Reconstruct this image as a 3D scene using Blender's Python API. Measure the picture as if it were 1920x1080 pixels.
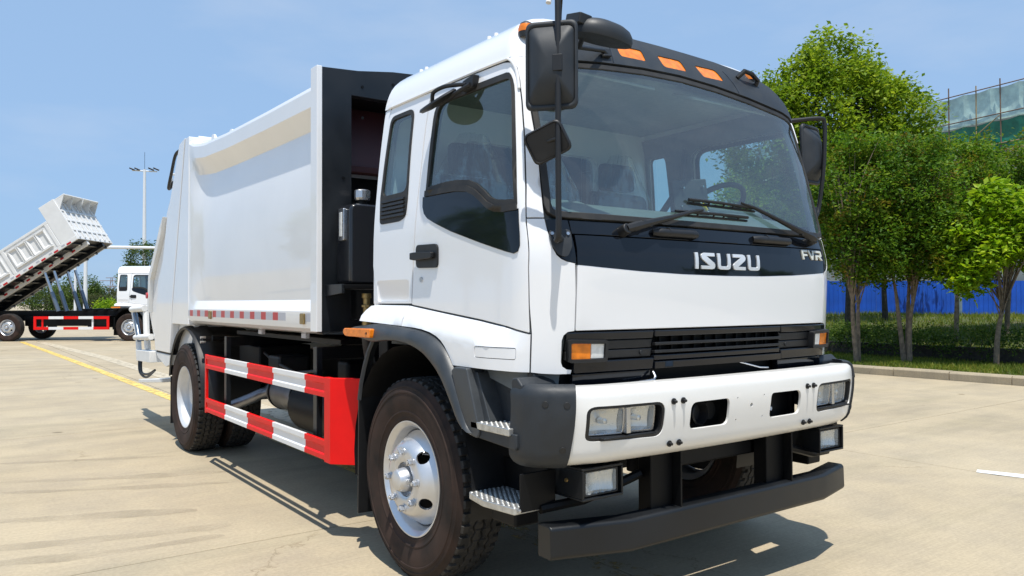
import bpy, bmesh, math, random
from mathutils import Vector, Matrix, geometry, noise
random.seed(7)
for _o in list(bpy.data.objects): bpy.data.objects.remove(_o, do_unlink=True)
SC = bpy.context.scene
COL = SC.collection
R_ = math.radians
# ------------------------------------------------------------------ camera
cd = bpy.data.cameras.new('camera'); cam = bpy.data.objects.new('camera', cd); COL.objects.link(cam)
cd.sensor_width = 36.0; cd.lens = 1459.72 / 1920 * 36; cd.clip_start = 0.05; cd.clip_end = 6000
_yaw, _pit, _rol = -0.63266, 0.01728, -0.0032
_f = Vector((-math.sin(_yaw)*math.cos(_pit), math.cos(_yaw)*math.cos(_pit), math.sin(_pit)))
_r = Vector((math.cos(_yaw), math.sin(_yaw), 0)); _u = _r.cross(_f)
_r, _u = _r*math.cos(_rol)+_u*math.sin(_rol), _u*math.cos(_rol)-_r*math.sin(_rol)
CAMP = Vector((-3.0959, -3.5439, 1.4171))
cam.matrix_world = Matrix(((_r.x, _u.x, -_f.x, CAMP.x), (_r.y, _u.y, -_f.y, CAMP.y), (_r.z, _u.z, -_f.z, CAMP.z), (0, 0, 0, 1)))
SC.camera = cam
# ------------------------------------------------------------------ sky and sun
SUN_OFF = Vector((0.16, 0.285, -1.0))          # a shadow moves this far per metre of height
SUN_DIR = (-SUN_OFF).normalized()
SUN_EL = math.asin(SUN_DIR.z); SUN_AZ = math.atan2(SUN_DIR.x, SUN_DIR.y)
w = bpy.data.worlds.new('World'); SC.world = w; w.use_nodes = True
nt = w.node_tree; nt.nodes.clear()
n_out = nt.nodes.new('ShaderNodeOutputWorld'); n_bg = nt.nodes.new('ShaderNodeBackground')
n_sky = nt.nodes.new('ShaderNodeTexSky'); n_sky.sky_type = 'NISHITA'; n_sky.sun_disc = False
n_sky.sun_elevation = SUN_EL; n_sky.sun_rotation = SUN_AZ
n_sky.altitude = 50; n_sky.air_density = 1.0; n_sky.dust_density = 1.2; n_sky.ozone_density = 3.0
n_bg.inputs['Strength'].default_value = 0.15
# thin cloud wisps high in the sky
n_tc = nt.nodes.new('ShaderNodeTexCoord'); n_mp = nt.nodes.new('ShaderNodeMapping'); n_mp.inputs['Scale'].default_value = (1.6, 1.6, 5.0)
n_no = nt.nodes.new('ShaderNodeTexNoise'); n_no.inputs['Scale'].default_value = 1.7; n_no.inputs['Detail'].default_value = 7; n_no.inputs['Roughness'].default_value = 0.55
n_cr = nt.nodes.new('ShaderNodeValToRGB'); n_cr.color_ramp.elements[0].position = 0.49; n_cr.color_ramp.elements[1].position = 0.80
n_cr.color_ramp.elements[1].color = (0.26, 0.26, 0.26, 1)
n_mx = nt.nodes.new('ShaderNodeMix'); n_mx.data_type = 'RGBA'; n_mx.inputs[7].default_value = (3.0, 3.1, 3.3, 1)
L = nt.links.new
L(n_tc.outputs['Generated'], n_mp.inputs[0]); L(n_mp.outputs[0], n_no.inputs['Vector']); L(n_no.outputs['Fac'], n_cr.inputs[0])
# hazy air: the sky's brightness is evened out and blended with pale summer haze
n_ga = nt.nodes.new('ShaderNodeGamma'); n_ga.inputs[1].default_value = 0.5
n_ti = nt.nodes.new('ShaderNodeMix'); n_ti.data_type = 'RGBA'; n_ti.blend_type = 'MULTIPLY'; n_ti.inputs[0].default_value = 1.0; n_ti.inputs[7].default_value = (0.93, 1.40, 2.0, 1)
n_hz = nt.nodes.new('ShaderNodeMix'); n_hz.data_type = 'RGBA'; n_hz.inputs[0].default_value = 0.75; n_hz.inputs[7].default_value = (1.26, 1.84, 2.66, 1)
L(n_sky.outputs[0], n_ga.inputs[0]); L(n_ga.outputs[0], n_ti.inputs[6]); L(n_ti.outputs[2], n_hz.inputs[6])
L(n_cr.outputs[0], n_mx.inputs[0]); L(n_hz.outputs[2], n_mx.inputs[6]); L(n_mx.outputs[2], n_bg.inputs['Color']); L(n_bg.outputs[0], n_out.inputs[0])
sd = bpy.data.lights.new('sun', 'SUN'); sun = bpy.data.objects.new('sun', sd); COL.objects.link(sun)
sd.energy = 3.0; sd.angle = R_(0.55); sd.color = (1.0, 0.955, 0.88)
sun.rotation_euler = SUN_OFF.normalized().to_track_quat('-Z', 'Y').to_euler(); sun.location = (0, 0, 30)
# ------------------------------------------------------------------ exposure
SC.view_settings.view_transform = 'Standard'; SC.view_settings.look = 'None'
SC.view_settings.exposure = 0.85; SC.view_settings.gamma = 1.0; SC.view_settings.use_curve_mapping = False
SC.render.resolution_x = 1024; SC.render.resolution_y = 576
SC.cycles.max_bounces = 10; SC.cycles.transparent_max_bounces = 24
# ------------------------------------------------------------------ materials
MATS = {}
def mat(name, col, rough=0.5, metal=0.0, coat=0.0, var=0.0, scale=8.0, bump=0.0, bscale=None, spec=0.5, col2=None, lo=0.35, hi=0.65, rvar=0.0, coords='Object', detail=6):
    m = bpy.data.materials.new(name); m.use_nodes = True; t = m.node_tree; b = t.nodes['Principled BSDF']
    b.inputs['Base Color'].default_value = (*col, 1); b.inputs['Roughness'].default_value = rough; b.inputs['Metallic'].default_value = metal
    b.inputs['Coat Weight'].default_value = coat; b.inputs['Coat Roughness'].default_value = 0.04; b.inputs['Specular IOR Level'].default_value = spec
    if var or col2 or bump or rvar:
        tc = t.nodes.new('ShaderNodeTexCoord'); no = t.nodes.new('ShaderNodeTexNoise'); no.inputs['Scale'].default_value = scale; no.inputs['Detail'].default_value = detail
        t.links.new(tc.outputs[coords], no.inputs['Vector'])
        if var or col2:
            cr = t.nodes.new('ShaderNodeValToRGB'); e = cr.color_ramp.elements
            c2 = col2 or tuple(c*(1-var) for c in col)
            e[0].position = lo; e[1].position = hi; e[0].color = (*c2, 1); e[1].color = (*col, 1)
            t.links.new(no.outputs['Fac'], cr.inputs[0]); t.links.new(cr.outputs[0], b.inputs['Base Color'])
        if rvar:
            mr = t.nodes.new('ShaderNodeMapRange'); mr.inputs['To Min'].default_value = max(0, rough-rvar); mr.inputs['To Max'].default_value = rough+rvar
            mr.inputs['From Min'].default_value = 0.3; mr.inputs['From Max'].default_value = 0.7
            t.links.new(no.outputs['Fac'], mr.inputs['Value']); t.links.new(mr.outputs[0], b.inputs['Roughness'])
        if bump:
            nb = no
            if bscale:
                nb = t.nodes.new('ShaderNodeTexNoise'); nb.inputs['Scale'].default_value = bscale; nb.inputs['Detail'].default_value = 3
                t.links.new(tc.outputs[coords], nb.inputs['Vector'])
            bp = t.nodes.new('ShaderNodeBump'); bp.inputs['Strength'].default_value = bump; bp.inputs['Distance'].default_value = 0.01
            t.links.new(nb.outputs['Fac'], bp.inputs['Height']); t.links.new(bp.outputs[0], b.inputs['Normal'])
    MATS[name] = m; return m
def glass_mat(name, tint, mixmin=0.0, rough=0.0, gl=(1, 1, 1), ior=1.5):
    m = bpy.data.materials.new(name); m.use_nodes = True; t = m.node_tree; t.nodes.clear()
    o = t.nodes.new('ShaderNodeOutputMaterial'); mx = t.nodes.new('ShaderNodeMixShader'); tr = t.nodes.new('ShaderNodeBsdfTransparent'); g = t.nodes.new('ShaderNodeBsdfGlossy')
    tr.inputs[0].default_value = (*tint, 1); g.inputs['Roughness'].default_value = rough; g.inputs[0].default_value = (*gl, 1)
    # thin pane: Schlick reflectance of its two faces, the same from either side
    lw = t.nodes.new('ShaderNodeLayerWeight'); lw.inputs[0].default_value = 0.5
    pw = t.nodes.new('ShaderNodeMath'); pw.operation = 'POWER'; pw.inputs[1].default_value = 5.0
    ma_ = t.nodes.new('ShaderNodeMath'); ma_.operation = 'MULTIPLY_ADD'; ma_.inputs[1].default_value = 0.92; ma_.inputs[2].default_value = 0.05+mixmin
    t.links.new(lw.outputs['Facing'], pw.inputs[0]); t.links.new(pw.outputs[0], ma_.inputs[0]); t.links.new(ma_.outputs[0], mx.inputs[0])
    t.links.new(tr.outputs[0], mx.inputs[1]); t.links.new(g.outputs[0], mx.inputs[2]); t.links.new(mx.outputs[0], o.inputs[0])
    MATS[name] = m; return m
mat('white', (0.84, 0.845, 0.855), 0.30, coat=1.0, var=0.02, scale=1.2, bump=0.006, bscale=1.6)
mat('white_body', (0.83, 0.835, 0.84), 0.34, coat=0.8, var=0.04, scale=2.5, bump=0.022, bscale=2.6)
mat('white_matte', (0.78, 0.775, 0.75), 0.5, var=0.06, scale=6)
mat('bumper_white', (0.80, 0.79, 0.76), 0.36, coat=0.5, var=0.03, scale=3)
mat('gloss_black', (0.006, 0.008, 0.012), 0.06, coat=0.0, spec=0.42)
mat('black_paint', (0.007, 0.0095, 0.013), 0.40, var=0.4, scale=5, rvar=0.08)
mat('chassis', (0.0035, 0.0038, 0.0045), 0.5, var=0.4, scale=9, spec=0.22)
mat('tank_black', (0.008, 0.009, 0.012), 0.25, coat=0.3)
mat('plastic', (0.021, 0.0255, 0.031), 0.55, var=0.25, scale=14, bump=0.06, bscale=700, rvar=0.08)
mat('plastic_worn', (0.048, 0.054, 0.060), 0.42, var=0.35, scale=7, bump=0.06, bscale=600, rvar=0.12)
mat('plastic_black', (0.009, 0.0095, 0.011), 0.5, var=0.3, scale=20)
mat('under_bar', (0.0085, 0.010, 0.012), 0.42, var=0.25, scale=5, rvar=0.06, spec=0.4)
mat('rubber_seal', (0.012, 0.0115, 0.011), 0.6, var=0.3, scale=10, col2=(0.026, 0.024, 0.021))
mat('tyre_side', (0.046, 0.028, 0.0215), 0.75, spec=0.22, col2=(0.015, 0.012, 0.0105), scale=6, lo=0.3, hi=0.62)
mat('tyre_tread', (0.014, 0.0135, 0.013), 0.72, col2=(0.030, 0.027, 0.024), scale=18, lo=0.5, hi=0.3)
mat('tyre_grey', (0.060, 0.052, 0.045), 0.75, var=0.4, scale=6)
mat('silver', (0.66, 0.67, 0.69), 0.34, metal=0.75, var=0.08, scale=12, rvar=0.06)
mat('rim_rear', (0.64, 0.65, 0.66), 0.45, metal=0.35, var=0.1, scale=10)
mat('steel', (0.55, 0.56, 0.58), 0.3, metal=0.95, rvar=0.1, scale=20)
mat('pipe', (0.30, 0.31, 0.33), 0.38, metal=0.9, var=0.3, scale=9, rvar=0.1)
mat('alu_tread', (0.60, 0.60, 0.58), 0.42, metal=0.8, var=0.25, scale=40)
mat('chrome', (0.8, 0.8, 0.8), 0.08, metal=1.0)
mat('red', (0.80, 0.006, 0.005), 0.45, spec=0.25, var=0.08, scale=8)
mat('red_tape', (0.50, 0.012, 0.02), 0.3, var=0.2, scale=150)
mat('white_tape', (0.46, 0.47, 0.52), 0.3, var=0.15, scale=150)
mat('guard_white', (0.80, 0.80, 0.80), 0.4, coat=0.2, var=0.04, scale=8)
mat('maroon', (0.060, 0.014, 0.016), 0.5, var=0.3, scale=4)
mat('amber', (0.92, 0.24, 0.008), 0.25, coat=0.15, var=0.35, scale=30)
mat('brass', (0.42, 0.30, 0.13), 0.4, metal=0.9, var=0.3, scale=50)
mat('lamp_clear', (0.75, 0.76, 0.74), 0.2, coat=1.0, var=0.2, scale=40)
mat('reflector', (0.90, 0.90, 0.88), 0.30, metal=1.0)
mat('dash', (0.15, 0.175, 0.175), 0.6, var=0.15, scale=20)
mat('dash_dark', (0.03, 0.034, 0.038), 0.6)
mat('headliner', (0.42, 0.43, 0.42), 0.85, var=0.1, scale=30)
mat('trim', (0.13, 0.145, 0.15), 0.7, var=0.15, scale=20)
mat('seat', (0.055, 0.065, 0.08), 0.85, var=0.3, scale=60)
mat('paper', (0.8, 0.82, 0.85), 0.8)
mat('yellow_plastic', (0.75, 0.5, 0.03), 0.4)
mat('logo', (0.72, 0.74, 0.76), 0.28, metal=0.35)
mat('logo_gold', (0.68, 0.67, 0.58), 0.35, metal=0.3)
mat('hose', (0.012, 0.012, 0.012), 0.5)
mat('cyl_blue', (0.16, 0.20, 0.25), 0.3, metal=0.6)
mat('tyre_clean', (0.028, 0.026, 0.025), 0.75, var=0.3, scale=7)
glass_mat('windshield', (0.67, 0.83, 0.81), 0.095)
def dusty(nm, lo, hi):
    # thin film of dust on the glass, streaked
    t = MATS[nm].node_tree; o = [n for n in t.nodes if n.type == 'OUTPUT_MATERIAL'][0]; src = o.inputs[0].links[0].from_socket
    d = t.nodes.new('ShaderNodeBsdfDiffuse'); d.inputs[0].default_value = (0.62, 0.66, 0.66, 1); mx = t.nodes.new('ShaderNodeMixShader')
    tc = t.nodes.new('ShaderNodeTexCoord'); mp = t.nodes.new('ShaderNodeMapping'); mp.inputs['Rotation'].default_value = (0, R_(35), 0); mp.inputs['Scale'].default_value = (1.2, 1, 5)
    no = t.nodes.new('ShaderNodeTexNoise'); no.inputs['Scale'].default_value = 2.2; no.inputs['Detail'].default_value = 7; no.inputs['Roughness'].default_value = 0.65
    mr = t.nodes.new('ShaderNodeMapRange'); mr.inputs['From Min'].default_value = 0.3; mr.inputs['From Max'].default_value = 0.75; mr.inputs['To Min'].default_value = lo; mr.inputs['To Max'].default_value = hi
    t.links.new(tc.outputs['Object'], mp.inputs[0]); t.links.new(mp.outputs[0], no.inputs['Vector']); t.links.new(no.outputs['Fac'], mr.inputs['Value']); t.links.new(mr.outputs[0], mx.inputs[0])
    t.links.new(src, mx.inputs[1]); t.links.new(d.outputs[0], mx.inputs[2]); t.links.new(mx.outputs[0], o.inputs[0])
dusty('windshield', 0.01, 0.045)
glass_mat('side_glass', (0.58, 0.73, 0.73), 0.08)
glass_mat('lens', (0.93, 0.94, 0.94), 0.02); dusty('lens', 0.22, 0.45)
glass_mat('film', (0.86, 0.88, 0.89), 0.10, rough=0.12)
def lens_bump(nm):
    t = MATS[nm].node_tree; g = [n for n in t.nodes if n.type == 'BSDF_GLOSSY'][0]
    tc = t.nodes.new('ShaderNodeTexCoord'); no = t.nodes.new('ShaderNodeTexNoise'); no.inputs['Scale'].default_value = 9; no.inputs['Detail'].default_value = 5
    mp = t.nodes.new('ShaderNodeMapping'); mp.inputs['Scale'].default_value = (1, 1, 0.25)
    bp = t.nodes.new('ShaderNodeBump'); bp.inputs['Strength'].default_value = 1.0; bp.inputs['Distance'].default_value = 0.05
    t.links.new(tc.outputs['Object'], mp.inputs[0]); t.links.new(mp.outputs[0], no.inputs['Vector']); t.links.new(no.outputs['Fac'], bp.inputs['Height']); t.links.new(bp.outputs[0], g.inputs['Normal'])
lens_bump('film')
# ------------------------------------------------------------------ helpers
def tag(o, label=None, cat=None, group=None, kind=None):
    if label: o['label'] = label
    if cat: o['category'] = cat
    if group: o['group'] = group
    if kind: o['kind'] = kind
    return o
def empty(name, loc=(0, 0, 0), rz=0.0, label=None, cat=None, group=None, parent=None):
    o = bpy.data.objects.new(name, None); COL.objects.link(o); o.location = loc; o.rotation_euler = (0, 0, rz); o.empty_display_size = 0.2
    o.parent = parent
    return tag(o, label, cat, group)
def put(name, me, m=None, parent=None, ang=38, bevel=0.0, seg=2):
    if m is not None and not me.materials: me.materials.append(MATS[m] if isinstance(m, str) else m)
    if ang and len(me.polygons):
        me.polygons.foreach_set('use_smooth', [True]*len(me.polygons)); me.set_sharp_from_angle(angle=R_(ang))
    o = bpy.data.objects.new(name, me); COL.objects.link(o); o.parent = parent
    if bevel:
        md = o.modifiers.new('bevel', 'BEVEL'); md.width = bevel; md.segments = seg; md.limit_method = 'ANGLE'; md.angle_limit = R_(35); md.harden_normals = True; md.use_clamp_overlap = True
    return o
class MB:
    def __init__(s): s.v = []; s.f = []
    def add(s, vs, fs):
        k = len(s.v); s.v += [tuple(x) for x in vs]; s.f += [tuple(i+k for i in q) for q in fs]; return s
    def box(s, x0, x1, y0, y1, z0, z1, M=None):
        P = [Vector((x, y, z)) for z in (z0, z1) for y in (y0, y1) for x in (x0, x1)]
        if M: P = [M @ q for q in P]
        return s.add(P, [(0, 2, 3, 1), (4, 5, 7, 6), (0, 1, 5, 4), (2, 6, 7, 3), (0, 4, 6, 2), (1, 3, 7, 5)])
    def cyl(s, p0, p1, r0, r1=None, n=16, caps=True):
        p0, p1 = Vector(p0), Vector(p1); r1 = r0 if r1 is None else r1; d = (p1-p0).normalized()
        a = d.orthogonal().normalized(); b = d.cross(a); P = []
        for p, r in ((p0, r0), (p1, r1)):
            P += [p+(a*math.cos(t)+b*math.sin(t))*r for t in [2*math.pi*i/n for i in range(n)]]
        F = [(i, (i+1) % n, n+(i+1) % n, n+i) for i in range(n)]
        if caps: F += [tuple(reversed(range(n))), tuple(range(n, 2*n))]
        return s.add(P, F)
    def tube(s, pts, r, n=10, caps=True):
        pts = [Vector(p) for p in pts]; rs = r if isinstance(r, (list, tuple)) else [r]*len(pts)
        d0 = (pts[1]-pts[0]).normalized(); a = d0.orthogonal().normalized(); P = []
        for i, p in enumerate(pts):
            d = ((pts[min(i+1, len(pts)-1)]-p).normalized()+(p-pts[max(i-1, 0)]).normalized()).normalized()
            a = (a-d*a.dot(d)).normalized(); b = d.cross(a)
            P += [p+(a*math.cos(t)+b*math.sin(t))*rs[i] for t in [2*math.pi*j/n for j in range(n)]]
        F = [(i*n+j, i*n+(j+1) % n, (i+1)*n+(j+1) % n, (i+1)*n+j) for i in range(len(pts)-1) for j in range(n)]
        if caps: F += [tuple(reversed(range(n))), tuple(range((len(pts)-1)*n, len(pts)*n))]
        return s.add(P, F)
    def lathe(s, prof, M=Matrix(), n=32, a0=0, a1=2*math.pi):
        # prof: (r, x) ; axis is local x
        full = abs(a1-a0-2*math.pi) < 1e-6; k = n if full else n+1; P = []
        for r, x in prof:
            P += [M @ Vector((x, r*math.cos(a0+(a1-a0)*i/n), r*math.sin(a0+(a1-a0)*i/n))) for i in range(k)]
        F = []
        for j in range(len(prof)-1):
            for i in range(n):
                i2 = (i+1) % k
                F.append((j*k+i, j*k+i2, (j+1)*k+i2, (j+1)*k+i))
        return s.add(P, F)
    def prism(s, poly, fn, c0, c1):
        n = len(poly); P = [fn(a, b, c0) for a, b in poly]+[fn(a, b, c1) for a, b in poly]
        return s.add(P, [tuple(reversed(range(n))), tuple(range(n, 2*n))]+[(i, (i+1) % n, n+(i+1) % n, n+i) for i in range(n)])
    def mesh(s, name='m', fix=True):
        me = bpy.data.meshes.new(name); me.from_pydata(s.v, [], s.f)
        if fix:
            b = bmesh.new(); b.from_mesh(me); bmesh.ops.recalc_face_normals(b, faces=b.faces); b.to_mesh(me); b.free()
        me.update(); return me
    def build(s, name, m, parent=None, ang=38, bevel=0.0, seg=2, fix=True):
        return put(name, s.mesh(name, fix), m, parent, ang, bevel, seg)
def YZ(a, b, c): return Vector((c, a, b))     # profile in y,z ; thickness along x
def XZ(a, b, c): return Vector((a, c, b))
def XY(a, b, c): return Vector((a, b, c))
def box(name, m, parent, x0, x1, y0, y1, z0, z1, bevel=0.006, M=None): return MB().box(x0, x1, y0, y1, z0, z1, M).build(name, m, parent, bevel=bevel)
def rp(pts, n=5):
    # polygon with rounded corners: (a, b[, r])
    out = []; N = len(pts)
    for i, p in enumerate(pts):
        r = p[2] if len(p) > 2 else 0
        P = Vector(p[:2])
        if not r: out.append((P.x, P.y)); continue
        A = (Vector(pts[i-1][:2])-P); B = (Vector(pts[(i+1) % N][:2])-P)
        la, lb = A.length, B.length; A.normalize(); B.normalize()
        d = min(r, la*0.49, lb*0.49)
        for k in range(n+1):
            t = k/n; q = P+A*d*(1-t)**2+B*d*t**2
            out.append((q.x, q.y))
    return out
def inside(x, y, poly):
    c = False; j = len(poly)-1
    for i in range(len(poly)):
        xi, yi = poly[i]; xj, yj = poly[j]
        if (yi > y) != (yj > y) and x < (xj-xi)*(y-yi)/(yj-yi)+xi: c = not c
        j = i
    return c
def seg_res(poly, step):
    out = []
    for i, a in enumerate(poly):
        b = poly[(i+1) % len(poly)]; k = max(1, int(math.hypot(b[0]-a[0], b[1]-a[1])/step+0.5))
        out += [(a[0]+(b[0]-a[0])*t/k, a[1]+(b[1]-a[1])*t/k) for t in range(k)]
    return out
def pmesh(outer, holes, fn, step=0.06, thick=0.012, off=0.0, back=False):
    loops = [seg_res(outer, step)]+[seg_res(h, step) for h in holes]
    pts = []; edges = []; nb = 0
    for l in loops:
        k = len(pts); pts += l; edges += [(k+i, k+(i+1) % len(l)) for i in range(len(l))]
    nb = len(pts); bd = [Vector(p) for p in pts]
    xs = [p[0] for p in outer]; ys = [p[1] for p in outer]
    x = min(xs)+step*0.5; row = 0
    while x < max(xs):
        y = min(ys)+step*(0.5 if row % 2 else 0.25)
        while y < max(ys):
            if inside(x, y, outer) and not any(inside(x, y, h) for h in holes):
                q = Vector((x, y))
                if all(abs(b.x-x) > step*0.45 or abs(b.y-y) > step*0.45 for b in bd): pts.append((x, y))
            y += step
        x += step; row += 1
    vs, es, fs, *_ = geometry.delaunay_2d_cdt([Vector(p) for p in pts], edges, [], 0, 1e-6)
    F = []
    for f in fs:
        cx = sum(vs[i].x for i in f)/3; cy = sum(vs[i].y for i in f)/3
        if inside(cx, cy, outer) and not any(inside(cx, cy, h) for h in holes): F.append(tuple(f))
    e = 1e-3
    def nrm(a, b):
        n = (fn(a+e, b)-fn(a-e, b)).cross(fn(a, b+e)-fn(a, b-e)); return n.normalized() if n.length > 1e-12 else Vector((0, 0, 1))
    N = [nrm(v.x, v.y) for v in vs]; P = [fn(v.x, v.y)+N[i]*off for i, v in enumerate(vs)]
    G = []
    for f in F:
        g = (P[f[1]]-P[f[0]]).cross(P[f[2]]-P[f[0]]); G.append(f if g.dot(N[f[0]]) > 0 else tuple(reversed(f)))
    F = G
    if thick:
        cnt = {}
        for f in F:
            for i in range(3):
                a, b = f[i], f[(i+1) % 3]; cnt[(a, b)] = cnt.get((a, b), 0)+1
        be = [(a, b) for (a, b) in cnt if (b, a) not in cnt]; mp = {}
        n0 = len(P)
        if back:
            Pb = [P[i]-N[i]*thick for i in range(n0)]; P += Pb
            F += [tuple(reversed([i+n0 for i in f])) for f in G]; mp = {i: i+n0 for i in range(n0)}
        else:
            for a, b in be:
                for i in (a, b):
                    if i not in mp: mp[i] = len(P); P.append(P[i]-N[i]*thick)
        F = F+[(b, a, mp[a], mp[b]) for a, b in be]
    return [tuple(p) for p in P], F
def panel(name, outer, holes, fn, m, parent, step=0.06, thick=0.012, off=0.0, back=False, bevel=0.0, ang=38):
    P, F = pmesh(outer, holes, fn, step, thick, off, back)
    return MB().add(P, F).build(name, m, parent, ang=ang, bevel=bevel, fix=False)
def mir(poly): return [(-a, b) for a, b in reversed(poly)]
def catmull(pts, n=8):
    pts = [Vector(p) for p in pts]; out = []
    for i in range(len(pts)-1):
        p0, p1, p2, p3 = pts[max(i-1, 0)], pts[i], pts[i+1], pts[min(i+2, len(pts)-1)]
        for k in range(n):
            t = k/n; out.append(0.5*((2*p1)+(p2-p0)*t+(2*p0-5*p1+4*p2-p3)*t*t+(3*p1-p0-3*p2+p3)*t**3))
    return out+[pts[-1]]
def children(o): return [c for c in bpy.data.objects if c.parent == o]
def copy_tree(o, parent=None, kids=None):
    c = o.copy(); COL.objects.link(c); c.parent = parent
    for ch in list(o.children): copy_tree(ch, c)
    return c
def interp(x, X, Y):
    if x <= X[0]: return Y[0]
    for i in range(len(X)-1):
        if x <= X[i+1]: return Y[i]+(Y[i+1]-Y[i])*(x-X[i])/(X[i+1]-X[i])
    return Y[-1]
# ------------------------------------------------------------------ cab surface: u runs round the cab in plan (0 = centre of the nose), z up
def sint(x, X, Y):
    if x <= X[0]: return Y[0]
    if x >= X[-1]: return Y[-1]
    for i in range(len(X)-1):
        if x <= X[i+1]: break
    h = X[i+1]-X[i]; t = (x-X[i])/h
    def sl(k):
        if k == 0: return (Y[1]-Y[0])/(X[1]-X[0])
        if k == len(X)-1: return (Y[-1]-Y[-2])/(X[-1]-X[-2])
        a = (Y[k]-Y[k-1])/(X[k]-X[k-1]); b = (Y[k+1]-Y[k])/(X[k+1]-X[k])
        return 0 if a*b <= 0 else 2*a*b/(a+b)
    m0, m1 = sl(i)*h, sl(i+1)*h
    return Y[i]*(2*t**3-3*t*t+1)+m0*(t**3-2*t*t+t)+Y[i+1]*(-2*t**3+3*t*t)+m1*(t**3-t*t)
HW, CA, CB, YC, BOW, YD = 1.12, 0.30, 0.16, -1.09, 0.03, -0.62
ZD = [0.9, 1.10, 1.3, 1.6, 1.79, 2.16, 2.40, 2.55, 2.66, 2.73, 2.79]; DD = [0.04, 0.03, 0.015, 0.0, 0.05, 0.15, 0.225, 0.28, 0.345, 0.40, 0.455]
ZT = [0.9, 1.75, 2.1, 2.4, 2.55, 2.64, 2.72, 2.77, 2.79]; TT = [0, 0, 0.025, 0.06, 0.085, 0.12, 0.20, 0.32, 0.45]
def cplan(u, hw, ca, cb, yc, bow):
    s = -1 if u < 0 else 1; a = abs(u); xs = hw-ca
    if a <= xs: x = a; y = yc+bow*(x/xs)**2
    else:
        q = (a-xs)/0.36
        if q <= 1: t = q*math.pi/2; x = xs+ca*math.sin(t); y = yc+bow*(x/xs)**2+cb*(1-math.cos(t))
        else: x = hw; y = yc+bow*(hw/xs)**2+cb+(a-xs-0.36)
    return s*x, y
def cab(u, z):
    x, y = cplan(u, HW, CA, CB, YC, BOW); d = sint(z, ZD, DD); t = sint(z, ZT, TT)
    wgt = min(max((YD-y)/(YD-YC), 0), 1)
    return Vector((x*(1-t/HW), y+d*wgt, z))
def sill(u, z):
    p = cab(u, z); zl = interp(abs(u), [1.08, 1.239, 1.452, 1.778, 2.088, 2.6], [1.277, 1.303, 1.329, 1.362, 1.395, 1.40]); s = min(max((zl-z)/0.085, 0), 1); s = s*s*(3-2*s); k = 1 if u < 0 else -1
    f = min(max((abs(u)-1.08)/0.25, 0), 1)
    return p+Vector((-0.05*s*f*k, 0, 0))
ZB = [0.7, 0.75, 0.8, 0.98, 1.04]; DB = [0.07, 0.045, 0.026, 0, 0.004]
def bumper(u, v):
    x, y = cplan(u, 1.16, 0.35, 0.2, -1.235, 0.03); r = 0.030; top = 1.034; bot = 0.785; back = 0; z = v
    if v > top:
        s = v-top
        if s < r*math.pi/2: back = r*(1-math.cos(s/r)); z = top+r*math.sin(s/r)
        else: back = r+s-r*math.pi/2; z = top+r
    elif v < bot:
        s = bot-v; q = 0.05
        if s < q*math.pi/2: back = q*(1-math.cos(s/q)); z = bot-q*math.sin(s/q)
        else: back = q+s-q*math.pi/2; z = bot-q
    xs = 0.81; th = min(max((abs(u)-xs)/0.36, 0), 1)*math.pi/2; k = -1 if u < 0 else 1
    return Vector((x-k*math.sin(th)*back, y+sint(z, ZB, DB)+math.cos(th)*back, z))
# ------------------------------------------------------------------ wheels
TYR = 0.515
def tyre_side_mesh(mname):
    prof = [(0.285, -0.100), (0.294, -0.116), (0.306, -0.122), (0.315, -0.121), (0.335, -0.129), (0.338, -0.132), (0.344, -0.132), (0.347, -0.130), (0.38, -0.137), (0.41, -0.140), (0.435, -0.139), (0.438, -0.142), (0.446, -0.1415), (0.449, -0.138), (0.463, -0.134), (0.466, -0.136), (0.474, -0.134), (0.477, -0.129), (0.490, -0.121), (0.500, -0.114)]
    full = prof+[(r, -x) for r, x in reversed(prof)]
    m = MB(); m.lathe(prof, n=96); m.lathe([(r, -x) for r, x in prof], n=96); me = m.mesh('tyre'); me.materials.append(MATS[mname]); return me
def tread_mesh():
    NP, K, NX = 52, 14, 62; P = []; F = []; NT = NP*K
    for i in range(NT):
        ph = i/K; fr = ph % 1.0; zz = (abs(fr*2-1)*2-1)
        for j in range(NX+1):
            x = -0.116+0.232*j/NX; dep = 0
            for g, sgn in ((-0.048, 1), (0.0, -1), (0.048, 1)):
                if abs(x-g-sgn*zz*0.0065) < 0.0048: dep = 0.013
            if abs(x) > 0.078:
                if ((fr+0.5*(x > 0)) % 1.0) < 0.34: dep = max(dep, 0.014)
            elif abs(abs(x)-0.024) < 0.017 and ((fr+0.25) % 1.0) < 0.09: dep = max(dep, 0.006)
            e = abs(x)/0.116; r = TYR-0.004*e*e-dep-(0.010*max(0, (e-0.93)/0.07))
            a = 2*math.pi*i/NT; P.append((x, r*math.cos(a), r*math.sin(a)))
    for i in range(NT):
        for j in range(NX):
            a = i*(NX+1)+j; b = ((i+1) % NT)*(NX+1)+j; F.append((a, a+1, b+1, b))
    m = MB().add(P, F); me = m.mesh('tread'); me.materials.append(MATS['tyre_tread']); return me
ME_TYRE = tyre_side_mesh('tyre_side'); ME_TREAD = tread_mesh()
RIMP = [(0.270, -0.098), (0.290, -0.112), (0.2945, -0.117), (0.294, -0.121), (0.288, -0.121), (0.281, -0.114), (0.268, -0.102), (0.262, -0.092), (0.258, -0.070), (0.247, -0.055), (0.238, -0.035), (0.236, 0.03), (0.25, 0.09), (0.285, 0.115)]
def disc_x_front(r): return sint(r, [0.0, 0.088, 0.10, 0.155, 0.172, 0.198, 0.222, 0.242], [-0.150, -0.150, -0.158, -0.158, -0.152, -0.122, -0.085, -0.055])
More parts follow.
